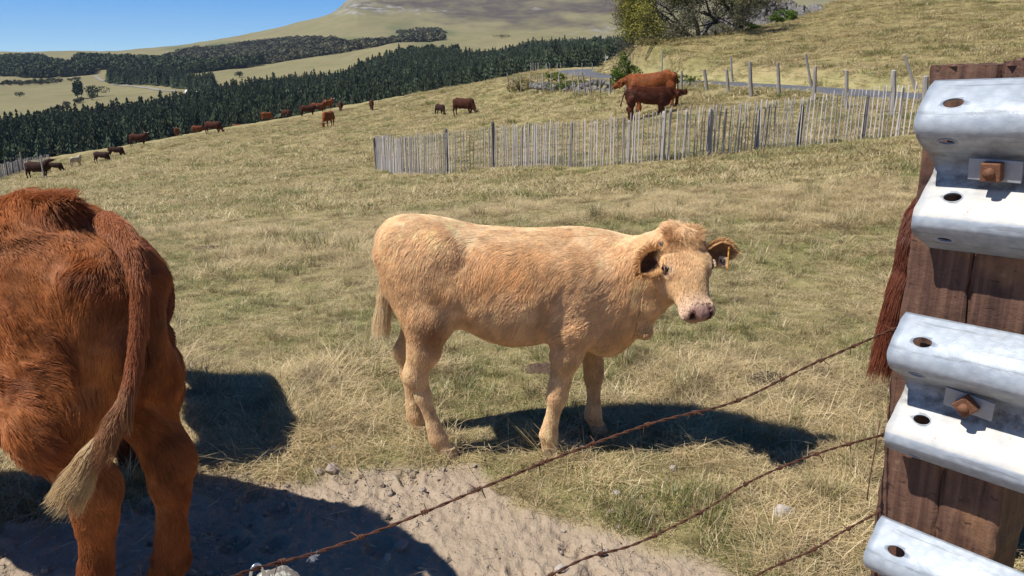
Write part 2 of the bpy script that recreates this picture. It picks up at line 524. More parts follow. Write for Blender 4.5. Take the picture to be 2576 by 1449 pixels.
# ---- grass and earth material
gm = NM("ground_material")
P_ = gm.pos()
n_big = gm.noise(P_, .35, 4, .6)
n_mid = gm.noise(P_, 1.9, 4, .62)
n_fine = gm.noise(P_, 14, 5, .7)
n_tuft = gm.noise(gm.scale(P_, (1, .55, 1)), 3.2, 5, .72, .6)
straw = gm.mix(n_fine, (.22, .17, .08), (.46, .365, .19))
green = gm.mix(n_fine, (.085, .105, .028), (.19, .20, .065))
fac = gm.ramp(gm.math('ADD', gm.math('MULTIPLY', n_big, .45), gm.math('MULTIPLY', n_tuft, .6)), [(.40, 1.0), (.60, 0.0)])
turf = gm.mix(gm.math('MULTIPLY', fac, .75), straw, green)
# a grazed hillside: little brown and dark tufts
tfc = gm.ramp(gm.noise(gm.scale(P_, (1, 1, 2.5)), 1.1, 6, .75, .4), [(.44, 0.0), (.62, 1.0)])
turf = gm.mix(gm.math('MULTIPLY', gm.math('MULTIPLY', tfc, .6), gm.attr("hill")), turf, (.13, .095, .050))
turf = gm.mix(gm.math('MULTIPLY', gm.attr("hill"), .22), turf, (.23, .185, .055))
# far meadows
nf = gm.noise(gm.scale(P_, (1, 1, 3)), .012, 6, .6)
nf2 = gm.noise(P_, .05, 5, .7)
mead = gm.mix(nf, (.150, .145, .060), (.285, .245, .125))
mead = gm.mix(gm.math('MULTIPLY', gm.ramp(nf2, [(.48, 0.0), (.68, 1.0)]), .45), mead, (.12, .125, .05))
turf = gm.mix(gm.attr("farness"), turf, mead)
nf3 = gm.ramp(gm.noise(gm.scale(P_, (1, 1, 2)), .022, 7, .72, .8), [(.38, 0.0), (.56, 1.0)])
turf = gm.mix(gm.math("MULTIPLY", gm.attr("farness"), gm.math("MULTIPLY", nf3, .35)), turf, (.20, .155, .09))
turf = gm.mix(gm.math("MULTIPLY", gm.attr("heath"), gm.math("ADD", .62, gm.math("MULTIPLY", nf3, .38))), turf, gm.mix(nf2, (.050, .038, .034), (.115, .088, .070)))
turf = gm.mix(gm.attr("green"), turf, (.075, .105, .040))
turf = gm.mix(gm.math("MULTIPLY", gm.attr("scree"), gm.ramp(gm.noise(gm.scale(P_, (1, 1, 3)), .035, 5, .65), [(.47, 0.0), (.55, .9)])), turf, gm.mix(nf2, (.20, .19, .18), (.40, .385, .36)))
turf = gm.mix(gm.attr("verge"), turf, (.36, .33, .15))
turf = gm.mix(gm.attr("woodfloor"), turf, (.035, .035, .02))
# trodden earth
nd1 = gm.noise(P_, 7, 6, .65)
nd2 = gm.noise(P_, 60, 4, .7)
dirt = gm.mix(nd1, (.25, .19, .13), (.44, .345, .25))
dirt = gm.mix(gm.math('MULTIPLY', gm.ramp(nd2, [(.42, 0.0), (.75, 1.0)]), .4), dirt, (.47, .39, .31))
dirt = gm.mix(gm.ramp(gm.noise(P_, 1.6, 3, .5), [(.55, 0.0), (.78, .45)]), dirt, (.16, .115, .08))
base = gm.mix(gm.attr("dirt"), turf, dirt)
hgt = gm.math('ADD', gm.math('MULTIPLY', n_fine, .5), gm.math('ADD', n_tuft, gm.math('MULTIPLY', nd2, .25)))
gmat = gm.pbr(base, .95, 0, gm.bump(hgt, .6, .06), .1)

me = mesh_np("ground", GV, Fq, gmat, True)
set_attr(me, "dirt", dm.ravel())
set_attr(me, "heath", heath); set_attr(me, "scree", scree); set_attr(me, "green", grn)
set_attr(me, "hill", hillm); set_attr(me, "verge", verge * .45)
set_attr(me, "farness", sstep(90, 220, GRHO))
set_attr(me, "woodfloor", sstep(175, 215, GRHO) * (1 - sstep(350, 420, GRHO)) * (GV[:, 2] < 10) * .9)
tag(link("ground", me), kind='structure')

# ---- road: asphalt strip a few millimetres above the levelled ground
V = []; Fc = []
nrm_prev = None
for i, p in enumerate(ROADC):
    d = (ROADC[min(i + 1, len(ROADC) - 1)] - ROADC[max(i - 1, 0)]); d.z = 0; d.normalize()
    s_ = Vector((d.y, -d.x, 0))
    for k in range(7):
        w = -1 + k / 3
        V.append(p + s_ * w * (ROAD_W + .08 * math.sin(i * 1.7 + k)) + Vector((0, 0, .02 + .03 * (1 - w * w))))
    if i:
        for k in range(6):
            a = (i - 1) * 7 + k
            Fc.append((a, a + 1, a + 8, a + 7))
rm = NM("asphalt")
rp = rm.pos()
rc = rm.mix(rm.noise(rp, 2.2, 4, .6), (.085, .088, .10), (.135, .138, .15))
rc = rm.mix(rm.ramp(rm.noise(rp, 90, 2, .6), [(.5, 0.0), (.8, .5)]), rc, (.2, .2, .2))
asphalt = rm.pbr(rc, .85, 0, rm.bump(rm.noise(rp, 60, 3, .7), .3, .01), .3)
tag(link("road", mesh_np("road", np.array([tuple(v) for v in V]), Fc, asphalt, True)), kind='structure')

# ------------------------------------------------------------------ spruce wood in the valley
def leaf_material(name, dark, light, scale=2.0, obj_rand=.35, trans=0.0):
    m = NM(name)
    p = m.obj()
    rnd = m.n("ShaderNodeObjectInfo").outputs['Random']
    c = m.mix(m.noise(p, scale, 4, .7), dark, light)
    hsv = m.n("ShaderNodeHueSaturation", {'Hue': m.math('ADD', .5 - obj_rand * .03, m.math('MULTIPLY', rnd, obj_rand * .06)), 'Saturation': 1.0,
                                          'Value': m.math('ADD', 1 - obj_rand, m.math('MULTIPLY', rnd, 2 * obj_rand)), 'Color': c}).outputs[0]
    d = m.n("ShaderNodeBsdfDiffuse", {'Color': hsv})
    if trans:
        t = m.n("ShaderNodeBsdfTranslucent", {'Color': hsv})
        mx = m.n("ShaderNodeMixShader", {0: trans})
        m.t.links.new(d.outputs[0], mx.inputs[1]); m.t.links.new(t.outputs[0], mx.inputs[2])
        m.t.links.new(mx.outputs[0], m.out.inputs[0])
    else:
        m.t.links.new(d.outputs[0], m.out.inputs[0])
    return m.m
spruce_mat = leaf_material("spruce_needles", (.040, .050, .030), (.085, .102, .054), 2.5, .45)
bark_mat = plain("bark", (.055, .045, .038), .95, 0, .4, 14, .7, .02)

def conifer(seed, tiers=10, n=9, wide=.17):
    r_ = np.random.default_rng(seed); V = []; Fc = []
    for t in range(tiers):
        f = t / tiers
        z0 = .06 + .90 * f; rad = wide * (1 - f) ** .8 * r_.uniform(.82, 1.15) + .012
        zt = min(1.0, z0 + .17 * (1 - f * .45))
        c = len(V); V.append((r_.normal(0, .004), r_.normal(0, .004), zt))
        ph = r_.uniform(0, 6.28)
        for k in range(2 * n):
            a = ph + math.pi * k / n
            q = rad * (1.0 if k % 2 == 0 else .5) * r_.uniform(.65, 1.3)
            V.append((q * math.cos(a), q * math.sin(a), z0 - (.035 if k % 2 == 0 else -.02) * (1 - f) + r_.normal(0, .012)))
        for k in range(2 * n): Fc.append((c, c + 1 + k, c + 1 + (k + 1) % (2 * n)))
    # trunk
    b = len(V)
    for z, q in ((-.05, .018), (.35, .012)):
        for k in range(5): V.append((q * math.cos(k * 1.2566), q * math.sin(k * 1.2566), z))
    for k in range(5): Fc.append((b + k, b + (k + 1) % 5, b + 5 + (k + 1) % 5, b + 5 + k))
    me = mesh_np("spruce_tree", np.array(V), Fc, mats=[spruce_mat, bark_mat], midx=[0] * (len(Fc) - 5) + [1] * 5)
    return me
conifers = [conifer(s, w, 9, q) for s, w, q in ((1, 9, .22), (2, 8, .26), (3, 10, .19), (4, 9, .24), (5, 8, .28))]
protos = [bpy.data.objects.new("spruce_tree", m) for m in conifers]

# where the trees stand: between the near and far edges of the wood
NTRY = 90000
th = rng.uniform(R(-40), R(13), NTRY)
rr = np.sqrt(rng.uniform(190 ** 2, 840 ** 2, NTRY))
far_e = np.interp(th, LINES[5][:, 0], LINES[5][:, 1]) + 14 * noise2(th * 40, 0 * th, 4)
near_e = np.interp(th, LINES[4][:, 0], LINES[4][:, 1]) - 35
m = (rr > near_e) & (rr < far_e)
th, rr = th[m], rr[m]
# thin out to one tree per cell
sp = 3.0
cell = (np.floor(rr * np.sin(th) / sp).astype(int) * 100003 + np.floor(rr * np.cos(th) / sp).astype(int))
_, keep = np.unique(cell, return_index=True)
th, rr = th[keep], rr[keep]
tx, ty = rr * np.sin(th), rr * np.cos(th)
# strip of spruces beyond the meadow on the left
stx, sty = [], []
for i in range(520):
    t = rng.uniform(0, 1); w = rng.uniform(0, 1)
    px = 272 + t * 272; py = np.interp(px, [270, 350, 450, 545], [206, 214, 232, 254]) - w * 8
    p = at(px, py, np.interp(px, [270, 545], [760, 600]) + w * 60)
    stx.append(p.x); sty.append(p.y)
main_n = len(tx)
tx = np.concatenate([tx, stx]); ty = np.concatenate([ty, sty])
tz = ground(tx, ty)
hgt_ = 11.0 + 2.2 * noise2(tx / 30, ty / 30, 9) + rng.normal(0, 1.3, len(tx))
hgt_ *= np.where(rng.random(len(tx)) < .06, 1.18, 1)
ppx, ppy = project(tx, ty, tz + hgt_)
CREST = np.array([(0, 418), (139, 395), (326, 366), (451, 342), (569, 321), (746, 293), (880, 265), (1060, 236), (1268, 198), (1393, 172), (1700, 172)])
vis = (ppx > -20) & (ppx < 1640) & (ppy < np.interp(ppx, CREST[:, 0], CREST[:, 1]) - 14)
order = np.argsort(np.where(vis, np.hypot(tx, ty), 1e9))
single = np.zeros(len(tx), bool); single[order[:290]] = True
rest = ~single & (ppx > -250) & (ppx < 1800)
print("spruces", len(tx), "rest", rest.sum())
rot = np.stack([np.zeros(rest.sum())] * 2 + [rng.uniform(0, 6.28, rest.sum())], -1)
sw = hgt_[rest] * rng.uniform(.9, 1.25, rest.sum())
o = instancer("spruce_wood", np.stack([tx, ty, tz], -1)[rest], rot, np.stack([sw, sw, hgt_[rest]], -1), rng.integers(0, 5, rest.sum()), protos)
tag(o, "dense dark spruce wood filling the valley beyond the pasture", kind='stuff')
for i in np.nonzero(single)[0]:
    o = link("spruce_tree", conifers[int(rng.integers(0, 5))], None, (tx[i], ty[i], tz[i]), (0, 0, rng.uniform(0, 6.28)))
    w = hgt_[i] * rng.uniform(.9, 1.2); o.scale = (w, w, hgt_[i])
    tag(o, "dark spruce in the nearest rows of the valley wood behind the pasture crest", "tree", "spruces in the nearest rows of the valley wood")

# ------------------------------------------------------------------ broadleaf woods and scrub on the far slopes
def bush_mesh(name, seed, mats, n=60, leaf=.26, tris=True):
    """a round crown of many small leaf clumps"""
    r_ = np.random.default_rng(seed); V = []; Fc = []
    for k in range(n):
        d = r_.normal(size=3); d /= np.linalg.norm(d); d[2] = abs(d[2]) * 1.0 - .25
        q = r_.uniform(.55, 1.0) * (1 + .25 * math.sin(3 * d[0] + seed) * math.cos(2 * d[1]))
        c = np.array([d[0] * q * .5, d[1] * q * .5, .5 + d[2] * q * .5])
        for j in range(3):
            a = r_.normal(size=3); a /= np.linalg.norm(a); b = np.cross(a, r_.normal(size=3)); b /= np.linalg.norm(b)
            s_ = leaf * r_.uniform(.5, 1)
            cc = c + r_.normal(0, .06, 3)
            i0 = len(V)
            V += [cc + a * s_ * .5, cc + b * s_ * .5, cc - a * s_ * .5, cc - b * s_ * .4]
            Fc.append((i0, i0 + 1, i0 + 2, i0 + 3))
    return mesh_np(name, np.array(V), Fc, mats)
wood_mat = leaf_material("far_broadleaf", (.085, .078, .048), (.165, .150, .085), 3.0, .35)
wood_dark = leaf_material("far_broadleaf_dark", (.040, .052, .028), (.095, .11, .05), 3.0, .3)
def crowns(mat, s0): return [bpy.data.objects.new("broadleaf_tree", bush_mesh("broadleaf_tree", s0 + i, mat, 46, .34)) for i in range(3)]
def wood_from(name, label, polys, rmin, rmax, ntry, h0, h1, protos_, wide=1.1, spc=6):
    th = rng.uniform(R(-35), R(13), ntry); rr = np.sqrt(rng.uniform(rmin ** 2, rmax ** 2, ntry))
    x, y = rr * np.sin(th), rr * np.cos(th)
    c = np.floor(x / spc).astype(int) * 100003 + np.floor(y / spc).astype(int)
    _, kp = np.unique(c, return_index=True)
    x, y = x[kp], y[kp]
    z = ground(x, y)
    px, py = project(x, y, z)
    m = np.zeros(len(x), bool)
    for poly in polys: m |= in_poly(px + 9 * noise2(x / 25, y / 25, 77), py + 3.0 * noise2(x / 30, y / 30, 78), poly)
    x, y, z = x[m], y[m], z[m]
    h = rng.uniform(h0, h1, len(x)); w = h * rng.uniform(.85, wide, len(x))
    print(name, len(x))
    if len(x) == 0: return
    o = instancer(name, np.stack([x, y, z - h * .12], -1), np.stack([0 * x, 0 * x, rng.uniform(0, 6.28, len(x))], -1), np.stack([w, w, h], -1), rng.integers(0, len(protos_), len(x)), protos_)
    return tag(o, label, kind='stuff')
cb, cd = crowns(wood_mat, 100), crowns(wood_dark, 200)
wood_from("brown_wood", "olive brown broadleaf wood across the foot of the mountain", [[(560, 112), (680, 101), (800, 102), (900, 116), (900, 128), (800, 146), (700, 160), (560, 170), (430, 172), (420, 150), (470, 130)], [(900, 112), (1000, 104), (1100, 92), (1120, 100), (1040, 112), (900, 132)]], 980, 1500, 90000, 7, 11, cb)
wood_from("dark_wood", "dark hedgerow wood below the brown slope", [[(0, 166), (150, 166), (245, 178), (240, 190), (120, 195), (0, 194)], [(190, 152), (340, 156), (430, 160), (560, 168), (660, 166), (640, 178), (420, 186), (330, 186), (250, 176)], [(0, 150), (110, 152), (110, 157), (0, 157)]], 900, 1700, 90000, 9, 13, cd)
wood_from("scrub_line", "low brown scrub along the left meadow", [[(0, 206), (110, 204), (200, 198), (205, 203), (110, 212), (0, 216)], [(1000, 78), (1110, 70), (1120, 84), (1010, 92)], [(120, 285), (170, 262), (215, 250), (170, 275)]], 480, 1500, 60000, 2.5, 4.5, cb)
wood_from("edge_wood", "round dark crowns along the upper edge of the spruce wood", [[(1000, 134), (1085, 134), (1150, 134), (1160, 142), (1000, 150)]], 600, 900, 60000, 7, 10, cd)
# ------------------------------------------------------------------ body modelling: smooth union of tapered volumes, then one skin
class Blob:
    def __init__(s, lo, hi, h):
        s.lo = np.array(lo, float); s.h = h
        s.n = np.ceil((np.array(hi) - s.lo) / h).astype(int) + 1
        s.v = np.full(s.n, .5, np.float32)
    def sub(s, a, b):
        i0 = np.maximum(0, np.floor((np.array(a) - s.lo) / s.h).astype(int))
        i1 = np.minimum(s.n, np.ceil((np.array(b) - s.lo) / s.h).astype(int) + 1)
        sl = tuple(slice(i, j) for i, j in zip(i0, i1))
        g = [s.lo[k] + s.h * np.arange(i0[k], i1[k]) for k in range(3)]
        return sl, g[0][:, None, None], g[1][None, :, None], g[2][None, None, :]
    def join(s, sl, d, k, cut=False):
        a = s.v[sl]
        if cut:
            d = -d
            h = np.clip(.5 - .5 * (d - a) / k, 0, 1)
            s.v[sl] = a * h + d * (1 - h) if False else np.maximum(a, d)
            return
        h = np.clip(.5 + .5 * (a - d) / k, 0, 1)
        s.v[sl] = a * (1 - h) + d * h - k * h * (1 - h)
    def seg(s, a, b, ra, rb, k=.03, flat=None, cut=False):
        """tapered limb from a to b; flat=(axis, factor) squeezes it along an axis"""
        a, b = np.array(a, float), np.array(b, float)
        m = max(ra, rb) + k + .02
        lo, hi = np.minimum(a, b) - m, np.maximum(a, b) + m
        sl, X, Y, Z = s.sub(lo, hi)
        if 0 in s.v[sl].shape: return
        d = b - a; L2 = max(d @ d, 1e-9)
        t = np.clip(((X - a[0]) * d[0] + (Y - a[1]) * d[1] + (Z - a[2]) * d[2]) / L2, 0, 1)
        ox, oy, oz = X - a[0] - t * d[0], Y - a[1] - t * d[1], Z - a[2] - t * d[2]
        if flat is not None:
            ax, f = np.array(flat[0], float), flat[1]
            ax = ax / np.linalg.norm(ax)
            q = (ox * ax[0] + oy * ax[1] + oz * ax[2]) * (f - 1)
            ox, oy, oz = ox + q * ax[0], oy + q * ax[1], oz + q * ax[2]
        dd = np.sqrt(ox * ox + oy * oy + oz * oz) - (ra + t * (rb - ra))
        s.join(sl, dd, k, cut)
    def limb(s, pts, rad, k=.03, flat=None):
        for i in range(len(pts) - 1): s.seg(pts[i], pts[i + 1], rad[i], rad[i + 1], k, flat)
    def loft(s, org, f, u, rows, k=.05, p=2.2, soft=.02):
        """sections along axis f: rows of (t, half width, top, bottom[, side offset]), an egg round each"""
        f = np.array(f, float); f /= np.linalg.norm(f)
        u = np.array(u, float); u -= f * (u @ f); u /= np.linalg.norm(u)
        sd = np.cross(u, f)
        rows = [tuple(r) + (0,) * (5 - len(r)) for r in rows]
        T = np.array(rows, float)
        tt = np.linspace(T[0, 0], T[-1, 0], 200)
        tab = [np.interp(tt, T[:, 0], T[:, i]) for i in (1, 2, 3, 4)]
        ker = np.exp(-np.linspace(-2, 2, 2 * int(soft / (tt[1] - tt[0])) + 3) ** 2); ker /= ker.sum()
        pad = len(ker) // 2
        tab = [np.convolve(np.pad(a, pad, mode='edge'), ker, 'valid') for a in tab]
        org = np.array(org, float)
        mw = max(T[:, 1].max() + abs(T[:, 4]).max(), abs(T[:, 2]).max(), abs(T[:, 3]).max()) + k + .03
        e0, e1 = org + f * (T[0, 0] - .03), org + f * (T[-1, 0] + .03)
        zc = 0
        sl, X, Y, Z = s.sub(np.minimum(e0, e1) - mw, np.maximum(e0, e1) + mw)
        dx, dy, dz = X - org[0], Y - org[1], Z - org[2]
        t = dx * f[0] + dy * f[1] + dz * f[2]
        y = dx * sd[0] + dy * sd[1] + dz * sd[2]
        z = dx * u[0] + dy * u[1] + dz * u[2]
        hw, zt, zb, off = [np.interp(t, tt, a) for a in tab]
        rz = np.maximum((zt - zb) / 2, .004); hw = np.maximum(hw, .004); cz = (zt + zb) / 2
        q = (np.abs((y - off) / hw) ** p + np.abs((z - cz) / rz) ** p) ** (1 / p)
        dd = (q - 1) * np.minimum(hw, rz)
        over = np.maximum(T[0, 0] - t, t - T[-1, 0])
        dd = np.where(over > 0, np.sqrt(np.maximum(dd, 0) ** 2 + over ** 2) + np.minimum(dd, 0) * .0, dd)
        s.join(sl, dd, k)
    def skin(s, relax=2):
        v = s.v; nx, ny, nz = v.shape
        c = [(i, j, k) for i in (0, 1) for j in (0, 1) for k in (0, 1)]
        cor = {q: v[q[0]:nx - 1 + q[0], q[1]:ny - 1 + q[1], q[2]:nz - 1 + q[2]] for q in c}
        ins = sum((cor[q] < 0).astype(np.int8) for q in c)
        act = (ins > 0) & (ins < 8)
        ii, jj, kk = np.nonzero(act)
        val = {q: cor[q][act] for q in c}
        acc = np.zeros((len(ii), 3)); cnt = np.zeros(len(ii))
        for q in c:
            for ax in range(3):
                if q[ax] == 1: continue
                r = list(q); r[ax] = 1; r = tuple(r)
                a, b = val[q], val[r]
                m = (a < 0) != (b < 0)
                tt = np.where(m, a / np.where(m, a - b, 1), 0)
                pos = np.tile(np.array(q, float), (len(a), 1)); pos[:, ax] += tt
                acc += np.where(m[:, None], pos, 0); cnt += m
        P = (np.stack([ii, jj, kk], -1) + acc / cnt[:, None]) * s.h + s.lo
        idx = -np.ones(act.shape, np.int64); idx[ii, jj, kk] = np.arange(len(ii))
        quads = []
        for ax in range(3):
            a = v; sl0 = [slice(None)] * 3; sl1 = [slice(None)] * 3
            sl0[ax] = slice(0, -1); sl1[ax] = slice(1, None)
            A = v[tuple(sl0)] < 0; B = v[tuple(sl1)] < 0
            e = np.argwhere(A != B)
            o1, o2 = [(1, 2), (2, 0), (0, 1)][ax]
            e = e[(e[:, o1] > 0) & (e[:, o2] > 0)]
            e = e[(e[:, o1] < v.shape[o1] - 1) & (e[:, o2] < v.shape[o2] - 1)]
            flip = A[e[:, 0], e[:, 1], e[:, 2]]
            q = []
            for da, db in ((0, 0), (-1, 0), (-1, -1), (0, -1)):
                g = e.copy(); g[:, o1] += da; g[:, o2] += db
                q.append(idx[g[:, 0], g[:, 1], g[:, 2]])
            q = np.stack(q, -1)
            q[~flip] = q[~flip][:, ::-1]
            quads.append(q)
        Q = np.concatenate(quads)
        Q = Q[(Q >= 0).all(1)]
        for _ in range(relax):
            sm = np.zeros_like(P); ct = np.zeros(len(P))
            for a, b in ((0, 1), (1, 2), (2, 3), (3, 0)):
                np.add.at(sm, Q[:, a], P[Q[:, b]]); np.add.at(sm, Q[:, b], P[Q[:, a]])
                np.add.at(ct, Q[:, a], 1); np.add.at(ct, Q[:, b], 1)
            P = P * .5 + .5 * sm / np.maximum(ct, 1)[:, None]
        return P, Q

def tri_data(P, Q):
    T = np.concatenate([Q[:, [0, 1, 2]], Q[:, [0, 2, 3]]])
    a, b, c = P[T[:, 0]], P[T[:, 1]], P[T[:, 2]]
    n = np.cross(b - a, c - a); ar = np.linalg.norm(n, axis=1) + 1e-12
    fn = n / ar[:, None]
    vn = np.zeros_like(P)
    for k in range(3): np.add.at(vn, T[:, k], n)
    vn /= np.linalg.norm(vn, axis=1)[:, None] + 1e-12
    return T, fn, ar / 2, vn

def roots(P, Q, n, keep=None, seed=0):
    r_ = np.random.default_rng(seed)
    T, fn, ar, vn = tri_data(P, Q)
    w = ar.copy()
    if keep is not None: w = w * keep(P[T].mean(1))
    i = r_.choice(len(T), n, p=w / w.sum())
    u, v = r_.random(n), r_.random(n); m = u + v > 1; u[m], v[m] = 1 - u[m], 1 - v[m]
    wt = np.stack([1 - u - v, u, v], -1)
    return (P[T[i]] * wt[..., None]).sum(1), (lambda q: q / np.linalg.norm(q, axis=1)[:, None])((vn[T[i]] * wt[..., None]).sum(1))

def strands(name, parent, root, nrm, flow, length, lift, radius, mat, tint, curl=0.0, cfreq=60., droop=0.0, k=5, seed=0):
    """hair: root (n,3), nrm, flow direction, length (n), lift 0..1"""
    n = len(root); r_ = np.random.default_rng(seed + 5)
    fl = flow - nrm * (flow * nrm).sum(1)[:, None]
    fl /= np.linalg.norm(fl, axis=1)[:, None] + 1e-9
    side = np.cross(nrm, fl)
    lift = np.broadcast_to(lift, (n,))
    P = np.zeros((n, k, 3))
    step = (length / (k - 1))[:, None]
    p = root + nrm * .0005; P[:, 0] = p
    for j in range(1, k):
        t = j / (k - 1)
        up = lift * (1 - .55 * t)
        d = fl * np.sqrt(np.clip(1 - up ** 2, 0, 1))[:, None] + nrm * up[:, None]
        if curl:
            cl = curl if np.isscalar(curl) else curl[:, None]
            d = d + side * (noise3(*(root * cfreq + j * .9).T, 61))[:, None] * cl * 1.3 + nrm * (noise3(*(root * cfreq - j * .7).T, 62))[:, None] * cl * .5
        d[:, 2] -= droop * t
        d /= np.linalg.norm(d, axis=1)[:, None]
        p = p + d * step; P[:, j] = p
    hc = bpy.data.hair_curves.new(name)
    hc.add_curves([k] * n)
    hc.attributes['position'].data.foreach_set('vector', P.astype(np.float32).ravel())
    prof = np.array([1.0, .9, .75, .5, .12]) if k == 5 else np.linspace(1, .12, k)
    rad = (np.broadcast_to(radius, (n,))[:, None] * prof[None, :]).astype(np.float32)
    ra = hc.attributes.get('radius') or hc.attributes.new('radius', 'FLOAT', 'POINT')
    ra.data.foreach_set('value', rad.ravel())
    ca = hc.attributes.new('tint', 'FLOAT_COLOR', 'POINT')
    col = np.ones((n, k, 4), np.float32); col[..., :3] = tint[:, None, :]
    tipf = 1 + .12 * np.linspace(-1, 1, k)[None, :, None]
    col[..., :3] *= tipf
    ca.data.foreach_set('color', col.ravel())
    hc.materials.append(mat)
    o = link(name, hc, parent)
    return o

def hair_material(name, rough=.45):
    m = NM(name)
    c = m.attr("tint", 'Color')
    c = m.mix(m.n("ShaderNodeHairInfo").outputs['Random'], m.mix(1.0, c, (.80, .80, .80), 'MULTIPLY'), m.mix(1.0, c, (1.18, 1.18, 1.18), 'MULTIPLY'))
    nd = m.n("ShaderNodeBsdfPrincipled", {'Base Color': c, 'Roughness': rough, 'Specular IOR Level': .28})
    tr = m.n("ShaderNodeBsdfTranslucent", {'Color': c})
    mx = m.n("ShaderNodeMixShader", {0: .22})
    m.t.links.new(nd.outputs[0], mx.inputs[1]); m.t.links.new(tr.outputs[0], mx.inputs[2])
    m.t.links.new(mx.outputs[0], m.out.inputs[0])
    return m.m
HAIR = hair_material("coat_hair")
def hide_material(name):
    m = NM(name)
    c = m.attr("tint", 'Color')
    p = m.obj()
    n = m.noise(m.scale(p, (60, 60, 18)), 1.0, 4, .7)
    c = m.mix(n, m.mix(1.0, c, (.72, .68, .62), 'MULTIPLY'), c)
    return m.pbr(c, .8, 0, m.bump(n, .5, .01), .15)
HIDE = hide_material("short_hide")
HORN = plain("horn", (.11, .09, .075), .5, 0, .4, 60, .2, .002)
HORN_PALE = plain("pale_horn", (.55, .50, .42), .5, 0, .2, 10)
HOOF = plain("hoof", (.34, .235, .14), .7, 0, .3, 60, .3, .002)
HOOF_DARK = plain("dark_hoof", (.035, .028, .024), .6, 0, .3, 60, .3, .002)
EYEM = plain("eyeball", (.012, .008, .006), .08, 0, .2, 10, spec=.7)

def frame_from(f, up=(0, 0, 1)):
    f = np.array(f, float); f /= np.linalg.norm(f)
    s_ = np.cross(np.array(up, float), f); s_ /= np.linalg.norm(s_)   # to the animal's left
    u = np.cross(f, s_)
    return f, s_, u

def head_blob(B, poll, f, s_, u, L, w=1.0, k=.03, jaw=1.0):
    """cattle head: poll at the origin, f towards the nose, u out of the forehead"""
    W = L / .34 * w; D = L / .34
    rows = [(-.03 * D, .045 * W, .010 * D, -.09 * D), (.01 * D, .074 * W, .022 * D, -.12 * D), (.06 * D, .088 * W, .030 * D, -.145 * D), (.115 * D, .089 * W, .030 * D, -.155 * D),
            (.165 * D, .070 * W, .022 * D, -.145 * D), (.21 * D, .058 * W, .012 * D, -.128 * D), (.255 * D, .053 * W, .004 * D, -.108 * D), (.30 * D, .062 * W, .003 * D, -.100 * D),
            (.325 * D, .060 * W, -.002 * D, -.088 * D), (.345 * D, .044 * W, -.016 * D, -.068 * D)]
    B.loft(poll, f, u, rows, k, 2.3, .015 * D)
    P = lambda a, b, c: np.array(poll) + f * a * D + s_ * b * W + u * c * D
    # brow ridges, cheeks, nose pad and lower jaw
    for sg in (1, -1):
        B.seg(P(.075, .070 * sg, -.012), P(.12, .074 * sg, -.018), .020 * D, .018 * D, .02)
        B.seg(P(.09, .055 * sg, -.115), P(.16, .045 * sg, -.115), .045 * D, .036 * D, .03)
        B.seg(P(.298, .032 * sg, -.024), P(.322, .030 * sg, -.032), .020 * D, .018 * D, .012)
    B.seg(P(.14, 0, -.130), P(.315, 0, -.096), .036 * D, .026 * D, .02, flat=(u, 1.25))
    return P
